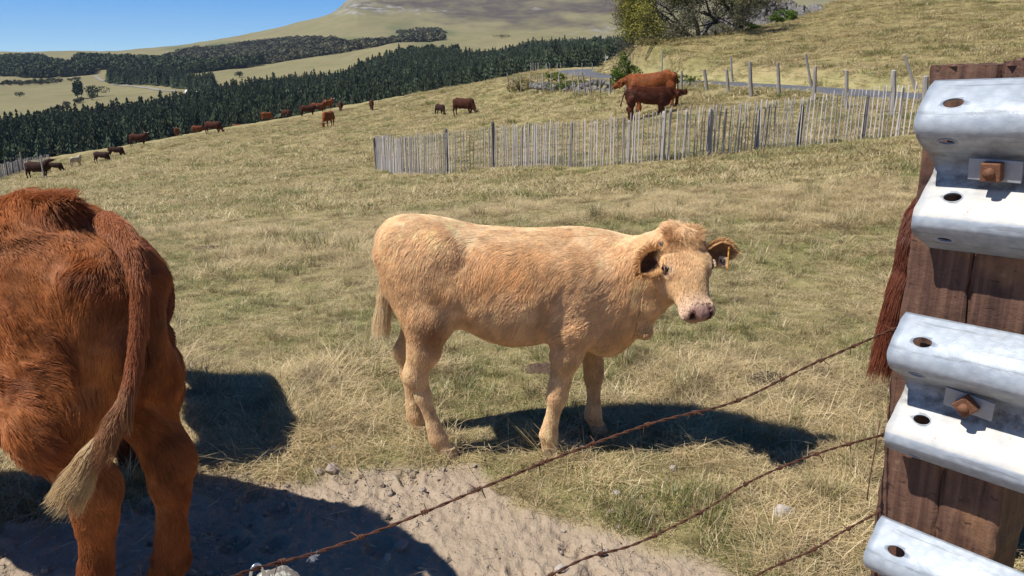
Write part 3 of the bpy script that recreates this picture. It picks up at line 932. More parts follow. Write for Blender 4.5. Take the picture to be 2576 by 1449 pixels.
# ------------------------------------------------------------------ the blond calf, the middle of the picture
def calf_parts():
    B = Blob((-.72, -.52, -.02), (.95, .42, 1.16), .0115)
    body = [(-.535, .085, .985, .74), (-.50, .130, 1.030, .66), (-.43, .172, 1.040, .60), (-.33, .190, 1.032, .60), (-.22, .197, 1.008, .585), (-.12, .212, .990, .520), (-.02, .222, .982, .490),
            (.08, .222, .980, .492), (.17, .210, .982, .510), (.26, .190, .985, .500), (.34, .172, .980, .465), (.42, .150, .965, .445), (.49, .120, .94, .50), (.55, .09, .90, .58)]
    B.loft((0, 0, 0), (1, 0, 0), (0, 0, 1), body, .04, 2.25, .05)
    Y = lambda v: v
    for sg in (-1, 1):                                # thighs and shoulders
        B.seg((-.37, .085 * sg, .84), (-.34, .115 * sg, .66), .140, .115, .08, flat=((0, 1, 0), 1.35))
        B.seg((.27, .105 * sg, .80), (.24, .125 * sg, .60), .115, .088, .05, flat=((0, 1, 0), 1.4))
        B.seg((-.47, .085 * sg, .95), (-.50, .08 * sg, .90), .05, .05, .05)     # pin bones
        B.seg((-.27, .145 * sg, .945), (-.25, .145 * sg, .93), .030, .030, .08)    # hook bones
    # near hind, far hind, near fore, far fore (near side is -y)
    B.limb([(-.34, -.125, .64), (-.365, -.125, .50), (-.405, -.120, .385), (-.375, -.118, .285), (-.335, -.115, .145), (-.320, -.115, .090), (-.285, -.115, .030), (-.275, -.115, .012)],
           [.105, .066, .046, .031, .0265, .034, .028, .036], .03, flat=((0, 1, 0), 1.12))
    B.seg((-.405, -.12, .42), (-.425, -.12, .375), .030, .026, .03)
    B.limb([(-.36, .115, .66), (-.42, .11, .51), (-.478, .105, .405), (-.468, .105, .30), (-.452, .105, .150), (-.445, .105, .095), (-.425, .105, .030), (-.415, .105, .012)],
           [.105, .062, .044, .030, .026, .033, .028, .036], .03, flat=((0, 1, 0), 1.12))
    B.seg((-.47, .105, .45), (-.498, .105, .400), .028, .025, .03)
    B.limb([(.26, -.125, .60), (.225, -.120, .47), (.200, -.112, .340), (.192, -.110, .285), (.165, -.108, .150), (.158, -.106, .100), (.165, -.104, .035), (.172, -.104, .012)],
           [.090, .062, .040, .039, .026, .034, .028, .036], .03, flat=((0, 1, 0), 1.15))
    B.limb([(.32, .115, .60), (.345, .110, .47), (.365, .105, .345), (.368, .105, .29), (.372, .103, .150), (.370, .102, .100), (.392, .102, .035), (.398, .102, .012)],
           [.088, .060, .040, .039, .026, .034, .028, .036], .03, flat=((0, 1, 0), 1.15))
    # neck turned to the camera, dewlap, brisket
    B.seg((.36, -.01, .76), (.575, -.115, .86), .165, .105, .08, flat=((0, 1, 0), 1.2))
    B.seg((.40, -.01, .66), (.60, -.13, .78), .165, .085, .07, flat=((0, 1, 0), 1.25))
    B.seg((.41, -.02, .56), (.50, -.05, .61), .10, .060, .06)
    B.seg((.535, -.11, .60), (.55, -.125, .575), .038, .030, .03)
    B.seg((.52, -.07, .62), (.575, -.15, .70), .040, .035, .04)
    f, s_, u = frame_from((.055, -.190, -.235))
    poll = np.array((.662, -.215, .978))
    Pn = head_blob(B, poll, f, s_, u, .308, 1.20, .03)
    B.seg(poll - f * .035 - u * .05, (.54, -.10, .86), .070, .100, .05)
    # nostrils and mouth line
    D = .308 / .34
    for sg in (1, -1):
        B.seg(Pn(.318, .036 * sg, -.018), Pn(.340, .030 * sg, -.044), .0105, .009, .01, cut=True)
    P, Q = B.skin(2)
    return P, Q, Pn, (f, s_, u), poll

CP, CQ, CPn, (cf, cs, cu), cpoll = calf_parts()
CALF_LOC = (0.0, 3.20, 0.0)
CALF_RZ = R(0)
calf = empty("calf", (CALF_LOC[0], CALF_LOC[1], gz(0, 3.2) - .004), CALF_RZ)
tag(calf, "blond young calf standing side on in the grass and looking towards the camera", "calf")

def calf_tint(P):
    """cream, wheat and ginger areas of the coat, paler along the back, darker at the belly"""
    x, y, z = P.T
    base = np.array([.80, .56, .325])[None] * np.ones((len(P), 1))
    pale = np.array([.86, .64, .39]); ging = np.array([.66, .385, .16]); dark = np.array([.23, .105, .042])
    n1 = fbm2(x * 5 + y * 3, z * 5 + y * 2, 3, 71); n2 = noise3(x * 11, y * 11, z * 11, 72)
    def mixc(w, c):
        nonlocal base
        w = np.clip(w, 0, 1)[:, None]; base = base * (1 - w) + c[None] * w
    mixc(.75 * sstep(.93, 1.0, z) * (x < .45), pale)
    mixc(.30 * sstep(-.05, .4, n1), pale)
    mixc(.72 * np.exp(-((x - .02) / .22) ** 2 - ((z - .84) / .07) ** 2) * (x < .45) + .15 * sstep(0, .6, n2), ging)
    mixc(.80 * np.exp(-((x + .31) / .06) ** 2 - ((z - .60) / .09) ** 2), dark * 1.4)
    mixc(.5 * np.exp(-((x + .30) / .05) ** 2 - ((z - .76) / .05) ** 2), ging)
    mixc(.80 * sstep(.60, .50, z) * sstep(-.26, -.16, x) * sstep(.14, .08, x) , ging * .8)
    mixc(.55 * np.exp(-((x - .13) / .035) ** 2 - ((z - .62) / .10) ** 2), ging * .8)
    mixc(.60 * np.exp(-((x - .47) / .12) ** 2 - ((z - .55) / .10) ** 2), ging)
    mixc(.35 * sstep(.5, .3, z), pale)
    n3 = fbm2(x * 9 + y * 7, z * 9, 3, 75)
    mixc(.45 * sstep(.02, .35, n3) * sstep(.55, .35, z), np.array([.40, .25, .12]))
    mixc(.30 * sstep(.1, .4, n3) * (x < .5), np.array([.56, .34, .16]))
    # head: pale muzzle and eye rings, ginger poll
    h = P - cpoll
    a, b, c = h @ cf, h @ cs, h @ cu
    hd = (a > -.03) & (np.abs(b) < .12) & (c > -.2) & (c < .1) & (y < -.1)
    mixc(np.where(hd, .5, 0), np.array([.70, .45, .215]))
    mixc(np.where(hd, .75 * sstep(.185, .275, a), 0), np.array([.80, .60, .46]))
    for sg in (1, -1):
        e = np.sqrt((a - .098) ** 2 + (b - .073 * sg) ** 2 + (c + .019) ** 2)
        mixc(np.where(hd, .6 * sstep(.040, .022, e), 0), np.array([.80, .62, .46]))
    mixc(np.where(hd, .45 * sstep(.05, -.02, a), 0), np.array([.50, .27, .10]))
    pad = hd & (a > .262) & (c > -.060) & (np.abs(b) < .040 + .5 * (a - .262))
    mixc(np.where(pad, .9 * sstep(.262, .276, a), 0), np.array([.52, .31, .26]))
    nos = np.minimum(*[np.sqrt((a - .298) ** 2 + (b - .034 * sg) ** 2 + (c + .028) ** 2) for sg in (1, -1)])
    mixc(np.where(hd, sstep(.022, .012, nos), 0), np.array([.05, .02, .015]))
    mixc(np.where(hd & (a > .225), .8 * np.exp(-((c + .068) / .006) ** 2), 0), np.array([.10, .05, .04]))
    return base
ct = calf_tint(CP)
me = mesh_np("body", CP, CQ, HIDE, True)
set_attr(me, "tint", np.concatenate([ct * np.where((CP[:, 2] > .5) & (CP[:, 0] < .56), .62, .85)[:, None], np.ones((len(ct), 1))], 1), 'FLOAT_COLOR')  # skin darker than its hair: painted shade for depth under the coat
link("body", me, calf)

# coat
def calf_coat():
    n = 230000
    def keep(c):
        h = c - cpoll; a, b, cc = h @ cf, h @ cs, h @ cu
        w = np.ones(len(c))
        hd = (a > -.03) & (np.abs(b) < .12) & (c[:, 1] < -.1) & (c[:, 0] > .5)
        w = np.where(hd, 1.6, w)
        w = np.where(hd & (a > .258) & (cc > -.060) & (np.abs(b) < .038), .02, w)
        w = np.where(hd & (a > .295), .02, w)
        for sg in (1, -1):
            e = np.sqrt((a - .098) ** 2 + (b - .075 * sg) ** 2 + (cc + .019) ** 2)
            w = np.where(hd & (e < .026), 0, w)
        w = np.where(c[:, 2] < .05, .12, w)
        w = np.where(c[:, 1] > .12, w * .35, w)
        return w
    rt, nm = roots(CP, CQ, n, keep, 3)
    x, y, z = rt.T
    h = rt - cpoll; a, b, cc = h @ cf, h @ cs, h @ cu
    hd = (a > -.05) & (np.abs(b) < .13) & (y < -.1) & (x > .5)
    leg = sstep(.64, .40, z)
    flow = np.stack([-.75 + 0 * x, 0 * x, -.62 + 0 * x], -1)
    fl_leg = np.stack([-.1 + 0 * x, 0 * x, -1 + 0 * x], -1)
    nk = sstep(.36, .48, x)
    fl_nk = np.stack([-.25 + 0 * x, .1 + 0 * x, -1 + 0 * x], -1)
    flow = flow * (1 - leg)[:, None] + fl_leg * leg[:, None]
    flow = flow * (1 - nk)[:, None] + fl_nk * nk[:, None]
    # swirls of the long flank coat
    amp = .42 * (1 - leg) * (1 - .6 * nk)
    for fr, s_ in ((3.5, 1.1), (9.0, .8), (22.0, .5)):
        flow[:, 0] += amp * s_ * noise3(x * fr, y * fr, z * fr, 81)
        flow[:, 2] += amp * s_ * noise3(x * fr, y * fr, z * fr, 82)
    whorl = h - (cf * .045)[None]
    fh = cf[None] * .9 + whorl / (np.linalg.norm(whorl, axis=1)[:, None] + 1e-6) * .6
    fh = fh + cs[None] * (noise3(x * 30, y * 30, z * 30, 83) * .45)[:, None]
    flow = np.where(hd[:, None], fh, flow)
    L = .031 + .013 * noise3(x * 7, y * 7, z * 7, 84)
    L = L * (1 - .62 * leg)
    L = np.where((x > .36) & (z > .55), L * 1.25, L)
    L = np.where(hd, .019 + .030 * sstep(.06, -.02, a), L)
    L = np.where(hd, L * (1 - .68 * sstep(.15, .26, a)), L)
    L *= rng.uniform(.7, 1.2, n)
    ruf = np.exp(-((x + .05) / .30) ** 2 - ((z - .80) / .10) ** 2)
    L = L * (1 + .35 * ruf)
    lift = np.clip(.22 + (.13 + .22 * ruf) * noise3(x * 13, y * 13, z * 13, 85), .13, .6)
    lift = np.where(hd, .34 + .20 * sstep(.05, -.02, a), lift)
    rt = rt + nm * np.where(hd, .0035, 0)[:, None]
    lift = np.where(hd, lift * (1 - .5 * sstep(.15, .26, a)), lift)
    lift = np.where(z > .97, lift + .08, lift)
    t = calf_tint(rt)
    streak = 1 + .18 * noise3(x * 38, y * 38, z * 22, 86) + .07 * noise3(x * 90, y * 90, z * 40, 87)
    t = np.clip(t * streak[:, None] * 1.15, 0, .95)
    strands("coat", calf, rt, nm, flow, L, lift, .00075, HAIR, t, curl=.22, cfreq=45., droop=.15, seed=1)
    # shaggy poll
    c0 = cpoll + cf * .012 + cu * .018
    m = 2300
    d = rng.normal(size=(m, 3)) * .6; d = d + cu * .5 - cf * 1.1
    d /= np.linalg.norm(d, axis=1)[:, None]
    rp_ = c0 + cs * (rng.uniform(-.06, .06, m))[:, None] + cf * (rng.uniform(-.045, .0, m))[:, None]
    nn = np.tile(cu - cf * .6, (m, 1)); nn /= np.linalg.norm(nn, axis=1)[:, None]
    tt = calf_tint(rp_) * rng.uniform(.8, 1.3, m)[:, None]
    strands("poll_tuft", calf, rp_, nn, d + cs * .5 * np.sign((rp_ - cpoll) @ cs)[:, None], rng.uniform(.03, .06, m), .7, .0009, HAIR, tt, curl=.4, cfreq=80., seed=4)
calf_coat()

def ear_mesh(name, parent, base, d, up, L, w, mat, tint, inner, n=10):
    """cupped leaf of an ear: from base along d, opening towards up"""
    d = np.array(d, float); d /= np.linalg.norm(d)
    up = np.array(up, float); up -= d * (up @ d); up /= np.linalg.norm(up)
    sd = np.cross(d, up)
    V = []; Fc = []
    m = 9
    for layer, off in ((0, 0.0), (1, -.006)):
        for i in range(n + 1):
            t = i / n
            ww = w * (.42 + 1.0 * math.sin(math.pi * min(1, t * .95 + .08)) ** .8) * (1 - .55 * t ** 3) * (1 if t < 1 else .12)
            for j in range(m):
                q = -1 + 2 * j / (m - 1)
                cup = .55 * ww * (q * q) * (1.1 - .5 * t)
                V.append(np.array(base) + d * L * t + sd * ww * q * (1 - .25 * (1 - t)) + up * (cup + off - .02 * math.sin(math.pi * t)))
    k = (n + 1) * m
    for i in range(n):
        for j in range(m - 1):
            a = i * m + j
            Fc.append((a, a + 1, a + m + 1, a + m)); Fc.append((k + a, k + a + m, k + a + m + 1, k + a + 1))
    for i in range(n):
        for j in (0, m - 1):
            a = i * m + j
            Fc.append((a, a + m, k + a + m, k + a) if j == 0 else (a, k + a, k + a + m, a + m))
    for j in range(m - 1):
        a = n * m + j; Fc.append((a, a + 1, k + a + 1, k + a))
    V = np.array(V)
    me = mesh_np(name, V, Fc, mat, True)
    cols = np.ones((len(V), 4)); cols[:k, :3] = inner; cols[k:, :3] = tint
    set_attr(me, "tint", cols, 'FLOAT_COLOR')
    o = link(name, me, parent)
    return o, V, k, m, n
def furry_ear(base, d, up, L=.125, w=.048, tint=(.60, .36, .16), inner=(.30, .155, .075), par=None, nh=2600, hl=.02):
    par = par or calf
    o, V, k, m, n = ear_mesh("ear", par, base, d, up, L, w, HIDE, np.array(tint), np.array(inner))
    dn = np.array(d, float) / np.linalg.norm(d)
    i = rng.integers(0, n, nh); j = rng.integers(0, m - 1, nh); u_, v_ = rng.random(nh), rng.random(nh)
    lay = (rng.random(nh) < .55).astype(int) * k
    a = V[lay + i * m + j]; b = V[lay + i * m + j + 1]; c = V[lay + (i + 1) * m + j]
    rt = a + (b - a) * u_[:, None] + (c - a) * v_[:, None]
    nm = np.cross(b - a, c - a); nm /= np.linalg.norm(nm, axis=1)[:, None] + 1e-9
    upn = np.array(up, float); sg = np.sign(nm @ upn) * np.where(lay == 0, 1, -1); nm *= sg[:, None]
    edge = np.abs((j + u_) / (m - 1) * 2 - 1)
    fl = dn[None] + .7 * (rt - rt.mean(0)) / w
    t = np.where((lay == 0)[:, None], np.array(inner)[None] * 1.25, np.array(tint)[None]) * rng.uniform(.7, 1.3, nh)[:, None]
    t = np.where((edge > .75)[:, None], np.array(tint)[None] * 1.1, t)
    strands("ear_hair", o, rt, nm, fl, hl * (.6 + .8 * (edge > .7) + rng.uniform(0, .5, nh)), .35, .0009, HAIR, t, curl=.3, cfreq=70., seed=9)
    return o
eL = CPn(.035, .083, -.045)      # its left, far ear, held out level with the tag
eR = CPn(.032, -.086, -.036)     # its right, near ear, drooping
furry_ear(eR, -cs * .85 + np.array([-.02, -.38, -.62]), np.array([.0, -.9, .30]), .116, .034, inner=(.13, .065, .035), hl=.028)  # inner colour darkened to paint in the shade of the ear's hollow
farear = furry_ear(eL, cs * 1.0 + np.array([.0, 0, .02]) + np.array([.15, -.15, 0]), np.array([-.05, -.9, -.30]), .135, .046, inner=(.42, .24, .12))

# eyes, with lids; little horn bud; hooves; ear tag
for sg in (1, -1):
    c = CPn(.108, .083 * sg, -.020)
    bm = bmesh.new(); bmesh.ops.create_uvsphere(bm, u_segments=18, v_segments=12, radius=.0185)
    me = bpy.data.meshes.new("eye"); bm.to_mesh(me); bm.free(); me.materials.append(EYEM)
    for p_ in me.polygons: p_.use_smooth = True
    eo = link("eye", me, calf, tuple(c))
    out_ = cs * sg
    # lids: a torus-like rim
    mb = MB(); pts = []
    a1 = cf; a2 = cu
    for i in range(17):
        t = 2 * math.pi * i / 16
        pts.append(Vector(c + out_ * (.0105 - .002 * math.cos(2 * t)) + a1 * math.cos(t) * .0165 + a2 * math.sin(t) * .0125))
    mb.tube(pts, .0042, 6, False)
    lid = mb.mesh("eyelid", HIDE, True)
    set_attr(lid, "tint", np.tile((.20, .10, .07, 1), (len(lid.vertices), 1)), 'FLOAT_COLOR')
    link("eyelid", lid, eo, tuple(-c))
    # lashes
    m = 46; t = rng.uniform(.5, 2.8, m)
    rp_ = c[None] + out_[None] * .012 + (a1[None] * np.cos(t)[:, None] * .0165 + a2[None] * np.sin(t)[:, None] * .0125)
    strands("eyelashes", eo, rp_ - c, np.tile(out_, (m, 1)), np.tile(cu, (m, 1)), np.full(m, .016), .6, .0006, HAIR, np.tile((.82, .68, .52), (m, 1)), seed=12)
for sg in (1, -1):
    mb = MB(); b0 = CPn(.005, .068 * sg, -.01)
    mb.tube([b0 - cs * sg * .01, b0 + cs * sg * .012 + cu * .006, b0 + cs * sg * .026 - cf * .008 + cu * .012], [.013, .011, .004], 10)
    mb.build("horn_bud", HORN, calf, True)
HOOFS = [(-.275, -.115, 0), (-.415, .105, 0), (.172, -.104, 0), (.398, .102, 0)]
def hoof_mesh(mat, s=1.0):
    mb = MB()
    for sg in (1, -1):
        pts = [(-.032, sg * .017), (-.030, sg * .034), (0, sg * .040), (.030, sg * .036), (.052, sg * .018), (.050, sg * .003), (-.030, sg * .003)]
        top = [(x * .78 - .010, y * .92) for x, y in pts]
        n = len(pts); b = mb.n
        V = [(x * s, y * s, 0) for x, y in pts] + [(x * s, y * s, .050 * s) for x, y in top]
        Fc = [(i, (i + 1) % n, n + (i + 1) % n, n + i) for i in range(n)] + [tuple(range(n - 1, -1, -1)), tuple(range(n, 2 * n))]
        if sg < 0: Fc = [f_[::-1] for f_ in Fc]
        mb.add(V, Fc)
    return mb.mesh("hoof", mat, False)
hm_ = hoof_mesh(HOOF)
for x, y, z in HOOFS: link("hoof", hm_, calf, (x, y, z), (0, 0, 0))
TAGM = plain("orange_tag", (.85, .42, .06), .4, 0, .1, 10)
TAGP = plain("pale_tag", (.75, .52, .36), .45, 0, .1, 10)
tc = np.array(eL) + (cs + np.array([.15, -.15, 0])) * .066 + np.array([.012, -.026, -.030])
tb = bpy.data.meshes.new("ear_tag")
mb = MB()
mb.box(Matrix.Translation(Vector(tc) - Vector((0, 0, .022))) @ Matrix.Rotation(R(-38), 4, 'Z'), .040, .003, .040)
et = mb.build("ear_tag", TAGP, farear)
mb = MB(); mb.box(Matrix.Translation(Vector(tc) + Vector((.014, -.010, -.026))) @ Matrix.Rotation(R(-38), 4, 'Z'), .005, .005, .085)
mb.build("tag_edge", TAGM, et)
INK = plain("tag_ink", (.03, .03, .03), .6)
for i, (dx, dz, w_, h_) in enumerate([(-.013, .004, .003, .016), (-.007, .004, .003, .016), (-.010, .012, .008, .003), (.002, .018, .009, .003), (.006, .012, .003, .008), (.002, .009, .009, .003), (-.001, .003, .003, .008), (.002, .0, .009, .003)]):
    mb = MB(); q = Matrix.Translation(Vector(tc) - Vector((0, 0, .014))) @ Matrix.Rotation(R(-38), 4, 'Z') @ Matrix.Translation((dx, -.003, dz))
    mb.box(q, w_, .001, h_); mb.build("tag_mark", INK, et)

# tail hanging behind the far thigh
tp = [Vector(p) for p in [(-.49, .01, 1.0), (-.52, .03, .96), (-.535, .05, .86), (-.538, .06, .78), (-.545, .06, .72), (-.555, .06, .66)]]
mb = MB(); mb.tube(tp, [.034, .030, .022, .018, .015, .012], 10)
tm = mb.mesh("tail", HIDE, True); set_attr(tm, "tint", np.tile((.60, .40, .21, 1), (len(tm.vertices), 1)), 'FLOAT_COLOR')
tail = link("tail", tm, calf)
def tail_hair(par, pts, n, rad, tints, lmin, lmax, t0=0.0, sway=(0, 0, -1), spread=.35, seed=3, radius=.0009, curl=.3, name="tail_hair"):
    pts = [np.array(p) for p in pts]
    t = rng.uniform(t0, 1, n) * (len(pts) - 1); i = np.minimum(t.astype(int), len(pts) - 2); fr = (t - i)[:, None]
    A = np.array(pts)
    c = A[i] * (1 - fr) + A[i + 1] * fr
    d = A[i + 1] - A[i]; d /= np.linalg.norm(d, axis=1)[:, None]
    q = rng.normal(size=(n, 3)); q -= d * (q * d).sum(1)[:, None]; q /= np.linalg.norm(q, axis=1)[:, None]
    rd_ = np.interp(t, np.arange(len(pts)), rad)
    rt = c + q * rd_[:, None]
    fl = d + np.array(sway)[None] * .5
    L = rng.uniform(lmin, lmax, n) * (.35 + .65 * t / (len(pts) - 1))
    tt = np.array([tints[0]]) * (1 - t / (len(pts) - 1))[:, None] + np.array([tints[1]]) * (t / (len(pts) - 1))[:, None]
    tt = tt * rng.uniform(.7, 1.25, n)[:, None]
    return strands(name, par, rt, q, fl, L, spread * rng.uniform(.2, 1, n), radius, HAIR, tt, curl=curl, cfreq=25., droop=.25, k=8, seed=seed)
tail_hair(tail, tp, 2200, [.034, .030, .022, .018, .015, .012], ((.62, .40, .20), (.76, .60, .40)), .02, .05, 0)
tail_hair(tail, tp, 3800, [.034, .030, .022, .018, .018, .018], ((.78, .58, .34), (.86, .70, .46)), .12, .22, .6, spread=.22, seed=8, name="tail_switch")
# ------------------------------------------------------------------ grown cattle and calves built on one plan
HOOVES = {}
def bovine(h, pose="stand", calf_=False, legs=None, lo=None, hi=None, headlen=.46):
    """x forward from under the hips, y to the left; returns skin, head frame"""
    s = .70 if calf_ else 1.0
    hd = {"stand": ((1.55, 0, 1.46), (.45, .05, -.62)), "graze": ((1.72, 0, .52), (.25, .06, -.95)), "level": ((1.68, 0, 1.20), (.85, .03, -.42)),
          "reach": ((1.70, 0, 1.20), (.98, .0, .10)), "up": ((1.52, 0, 1.50), (.95, .0, .10)), "turn": ((1.48, .20, 1.42), (.25, .80, -.45))}[pose]
    B = Blob((-.45, -.48, -.03) if lo is None else lo, (2.35, .75 if pose == "turn" else .48, 1.72) if hi is None else hi, h)
    thin = .86 if calf_ else 1.0
    bot = .10 if calf_ else 0.0
    rows = [(-.245, .05, 1.13, .93), (-.215, .12, 1.18, .82), (-.13, .185, 1.245, .74), (0, .235, 1.31, .70), (.10, .26, 1.335, .70 + bot * .3), (.28, .295, 1.325, .66 + bot),
            (.55, .335, 1.30, .585 + bot), (.80, .335, 1.295, .57 + bot), (1.0, .30, 1.31, .59 + bot * .8), (1.18, .25, 1.33, .60 + bot * .5), (1.32, .20, 1.29, .63), (1.44, .14, 1.22, .72)]
    rows = [(a, b * thin, c, d) for a, b, c, d in rows]
    B.loft((0, 0, 0), (1, 0, 0), (0, 0, 1), rows, .06, 2.2, .06)
    for sg in (-1, 1):
        B.seg((.06, .10 * sg * thin, .95), (-.03, .150 * sg * thin, .78), .150, .152, .07, flat=((0, 1, 0), 1.25))
        B.seg((1.16, .15 * sg * thin, 1.02), (1.10, .17 * sg * thin, .78), .165, .125, .07, flat=((0, 1, 0), 1.4))
        B.seg((.20, .19 * sg * thin, 1.21), (.24, .19 * sg * thin, 1.20), .045, .04, .08)
        B.seg((-.16, .09 * sg, 1.14), (-.19, .085 * sg, 1.11), .042, .04, .09)
    B.seg((.02, 0, 1.33), (.14, 0, 1.335), .035, .035, .06)
    L = legs or ((0.0, 0.0), (-.10, -.04), (0.0, .05), (.08, -.02))       # (hind left, hind right, fore left, fore right): hoof and knee shifts
    hoofs = []
    for (dx, kx), sg in zip(L[:2], (1, -1)):
        y = .125 * sg
        B.limb([(.01, y * 1.1, .86), (.00 + dx * .4, y * 1.05, .70), (-.085 + dx * .8, y * .9, .505), (-.075 + dx * .85, y * .85, .42), (-.035 + dx, y * .85, .215), (-.02 + dx, y * .85, .13), (.02 + dx, y * .85, .045), (.03 + dx, y * .85, .015)],
               [.140, .095, .066, .056, .043, .049, .048, .054], .045, flat=((0, 1, 0), 1.12))
        B.seg((-.11 + dx * .75, y * .9, .56), (-.135 + dx * .8, y * .9, .495), .034, .030, .04)
        hoofs.append((.03 + dx, y * .85, 0))
    for (dx, kx), sg in zip(L[2:], (1, -1)):
        y = .155 * sg * thin
        B.limb([(1.14, y, .80), (1.12 + kx, y * .95, .64), (1.13 + dx * .6 + kx, y * .85, .45), (1.125 + dx * .7, y * .85, .38), (1.115 + dx, y * .82, .19), (1.115 + dx, y * .82, .13), (1.145 + dx, y * .82, .045), (1.155 + dx, y * .82, .015)],
               [.120, .092, .064, .058, .043, .052, .048, .054], .045, flat=((0, 1, 0), 1.15))
        hoofs.append((1.155 + dx, y * .82, 0))
    if not calf_:
        B.seg((.30, 0, .66), (.42, 0, .67), .12, .10, .06)
    poll, fv = np.array(hd[0]), hd[1]
    if calf_:
        poll = poll + np.array((-.06, 0, -.02 if poll[2] > 1 else .0))
    f, s_, u = frame_from(fv, (0, 0, 1))
    nb = np.array((1.22, 0, 1.06)); th_ = poll - f * .02 - u * .10
    mid = (nb + th_) / 2 + np.array((0, 0, .06 if poll[2] > 1 else .02))
    B.limb([nb, mid, th_], [.25 * thin, .165 * thin, .120 * thin], .09, flat=((0, 1, 0), 1.35))
    B.seg((1.28, 0, .84), th_ * .6 + nb * .4 - np.array((0, 0, .12)), .20 * thin, .12 * thin, .08, flat=((0, 1, 0), 1.5))
    hl = headlen * (.95 if calf_ else 1.0)
    Pn = head_blob(B, poll, f, s_, u, hl, .86, .035)
    P, Q = B.skin(2)
    return P * s, Q, (lambda a, b, c: Pn(a, b, c) * s), (f, s_, u), poll * s, [(a * s, b * s, 0) for a, b, c in hoofs], s

def cow_tint(P, base, s=1.0, seed=0):
    x, y, z = P.T / s
    c = np.tile(np.array(base, float), (len(P), 1))
    n = fbm2(x * 4 + y * 3 + seed, z * 4, 3, 90)
    c *= (1 + .35 * n)[:, None]
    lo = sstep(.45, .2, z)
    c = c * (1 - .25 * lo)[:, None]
    return c

# ---- far herd: six shared bodies, each animal its own thing with tail, ears and horns
FARB = {}
def far_body(pose, calf_, base, key):
    k = (pose, calf_, key)
    if k in FARB: return FARB[k]
    P, Q, Pn, (f, s_, u), poll, hoofs, s = bovine(.045 if calf_ else .04, pose, calf_)
    me = mesh_np("body", P, Q, HIDE, True)
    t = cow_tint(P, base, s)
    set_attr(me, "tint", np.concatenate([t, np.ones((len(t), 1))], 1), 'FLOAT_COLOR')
    mb = MB()
    tp_ = [Vector(p) * s for p in [(-.16, 0, 1.25), (-.245, 0, 1.17), (-.285, .01, .95), (-.275, .01, .72), (-.26, .01, .58), (-.25, .0, .42), (-.245, .0, .34)]]
    mb.tube(tp_, [.03 * s, .03 * s, .018 * s, .016 * s, .022 * s, .038 * s, .008], 6)
    tm_ = mb.mesh("tail", HIDE, True); set_attr(tm_, "tint", np.tile((*[v * .8 for v in base], 1), (len(tm_.vertices), 1)), 'FLOAT_COLOR')
    ears = []
    for sg in (1, -1):
        mb = MB(); b0 = Pn(.05, .085 * sg, -.04); d = s_ * sg
        mb.tube([b0 - d * .02 * s, b0 + d * .05 * s - u * .005, b0 + d * .12 * s - u * .03 * s, b0 + d * .17 * s - u * .05 * s], [.02 * s, .045 * s, .042 * s, .006], 6, flat=.4)
        em = mb.mesh("ear", HIDE, True); set_attr(em, "tint", np.tile((*[v * .75 for v in base], 1), (len(em.vertices), 1)), 'FLOAT_COLOR'); ears.append(em)
    horns = []
    if not calf_:
        for sg in (1, -1):
            mb = MB(); b0 = Pn(.0, .06 * sg, .0); d = s_ * sg
            mb.tube([b0, b0 + d * .10 + f * .0, b0 + d * .20 + u * .06 - f * .02, b0 + d * .24 + u * .13 - f * .09], [.028, .024, .016, .004], 6)
            horns.append(mb.mesh("horn", HORN_PALE, True))
    FARB[k] = (me, tm_, ears, horns)
    return FARB[k]
RED, DARKRED, BRIGHT, BROWN, CREAM = (.155, .045, .018), (.070, .022, .012), (.24, .075, .022), (.045, .020, .014), (.62, .52, .36)
def far_cow(label, cat, px, py, Y, head, pose="graze", calf_=False, base=RED, key="red", scale=1.0, horns=True):
    p = at(px, py, Y)
    e = empty("calf" if calf_ else "cow", (p.x, p.y, gz(p.x, p.y) - .03), R(head))
    e.scale = (scale,) * 3
    tag(e, label, cat, "cattle grazing over the far pasture")
    me, tm_, ears, hm2 = far_body(pose, calf_, base, key)
    link("body", me, e); link("tail", tm_, e)
    for em in ears: link("ear", em, e)
    if horns:
        for m_ in hm2: link("horn", m_, e)
    return e
# heading in degrees: 0 = towards the right of the picture, 90 = away, -90 = towards us
far_cow("dark brown cow standing side on by the left-hand stake, head raised", "cow", 76, 446, 58, 0, "up", False, BROWN, "brown", 1.0, False)
far_cow("dark brown calf half hidden behind the dark cow by the left-hand stake", "calf", 128, 437, 63, 5, "graze", True, BROWN, "brown", .95)
far_cow("cream calf standing end on, the only pale one of the far herd", "calf", 183, 424, 64, 78, "stand", True, CREAM, "cream", 1.0)
far_cow("dark brown calf grazing, just right of the cream calf", "calf", 243, 401, 66, -6, "graze", True, BROWN, "brown", 1.12)
far_cow("dark brown calf grazing higher up, second one right of the cream calf", "calf", 279, 391, 70, 4, "graze", True, BROWN, "brown", 1.10)
far_cow("dark red cow with pale horns, head turned, on the left part of the crest", "cow", 335, 378, 84, 8, "turn", False, DARKRED, "dark", 1.0)
far_cow("small red cow facing us on the crest, below the two small pale rocks", "cow", 450, 350, 98, -82, "stand", False, RED, "red", .78)
far_cow("red cow with only its back showing over the crest, left of a big grazing cow", "cow", 488, 344, 108, 8, "graze", False, RED, "red", .9)
far_cow("large red cow grazing to the right in the middle of the crest", "cow", 523, 334, 84, -8, "graze", False, DARKRED, "dark", 1.05)
far_cow("red back just showing over the crest, lower of two between two cows", "cow", 589, 330, 118, 0, "graze", False, RED, "red", .9, False)
far_cow("red back just showing over the crest, upper of two between two cows", "cow", 612, 325, 122, 5, "graze", False, RED, "red", .9, False)
far_cow("orange red cow seen from behind, standing out against the spruce wood", "cow", 662, 306, 108, 55, "graze", False, BRIGHT, "bright", 1.0)
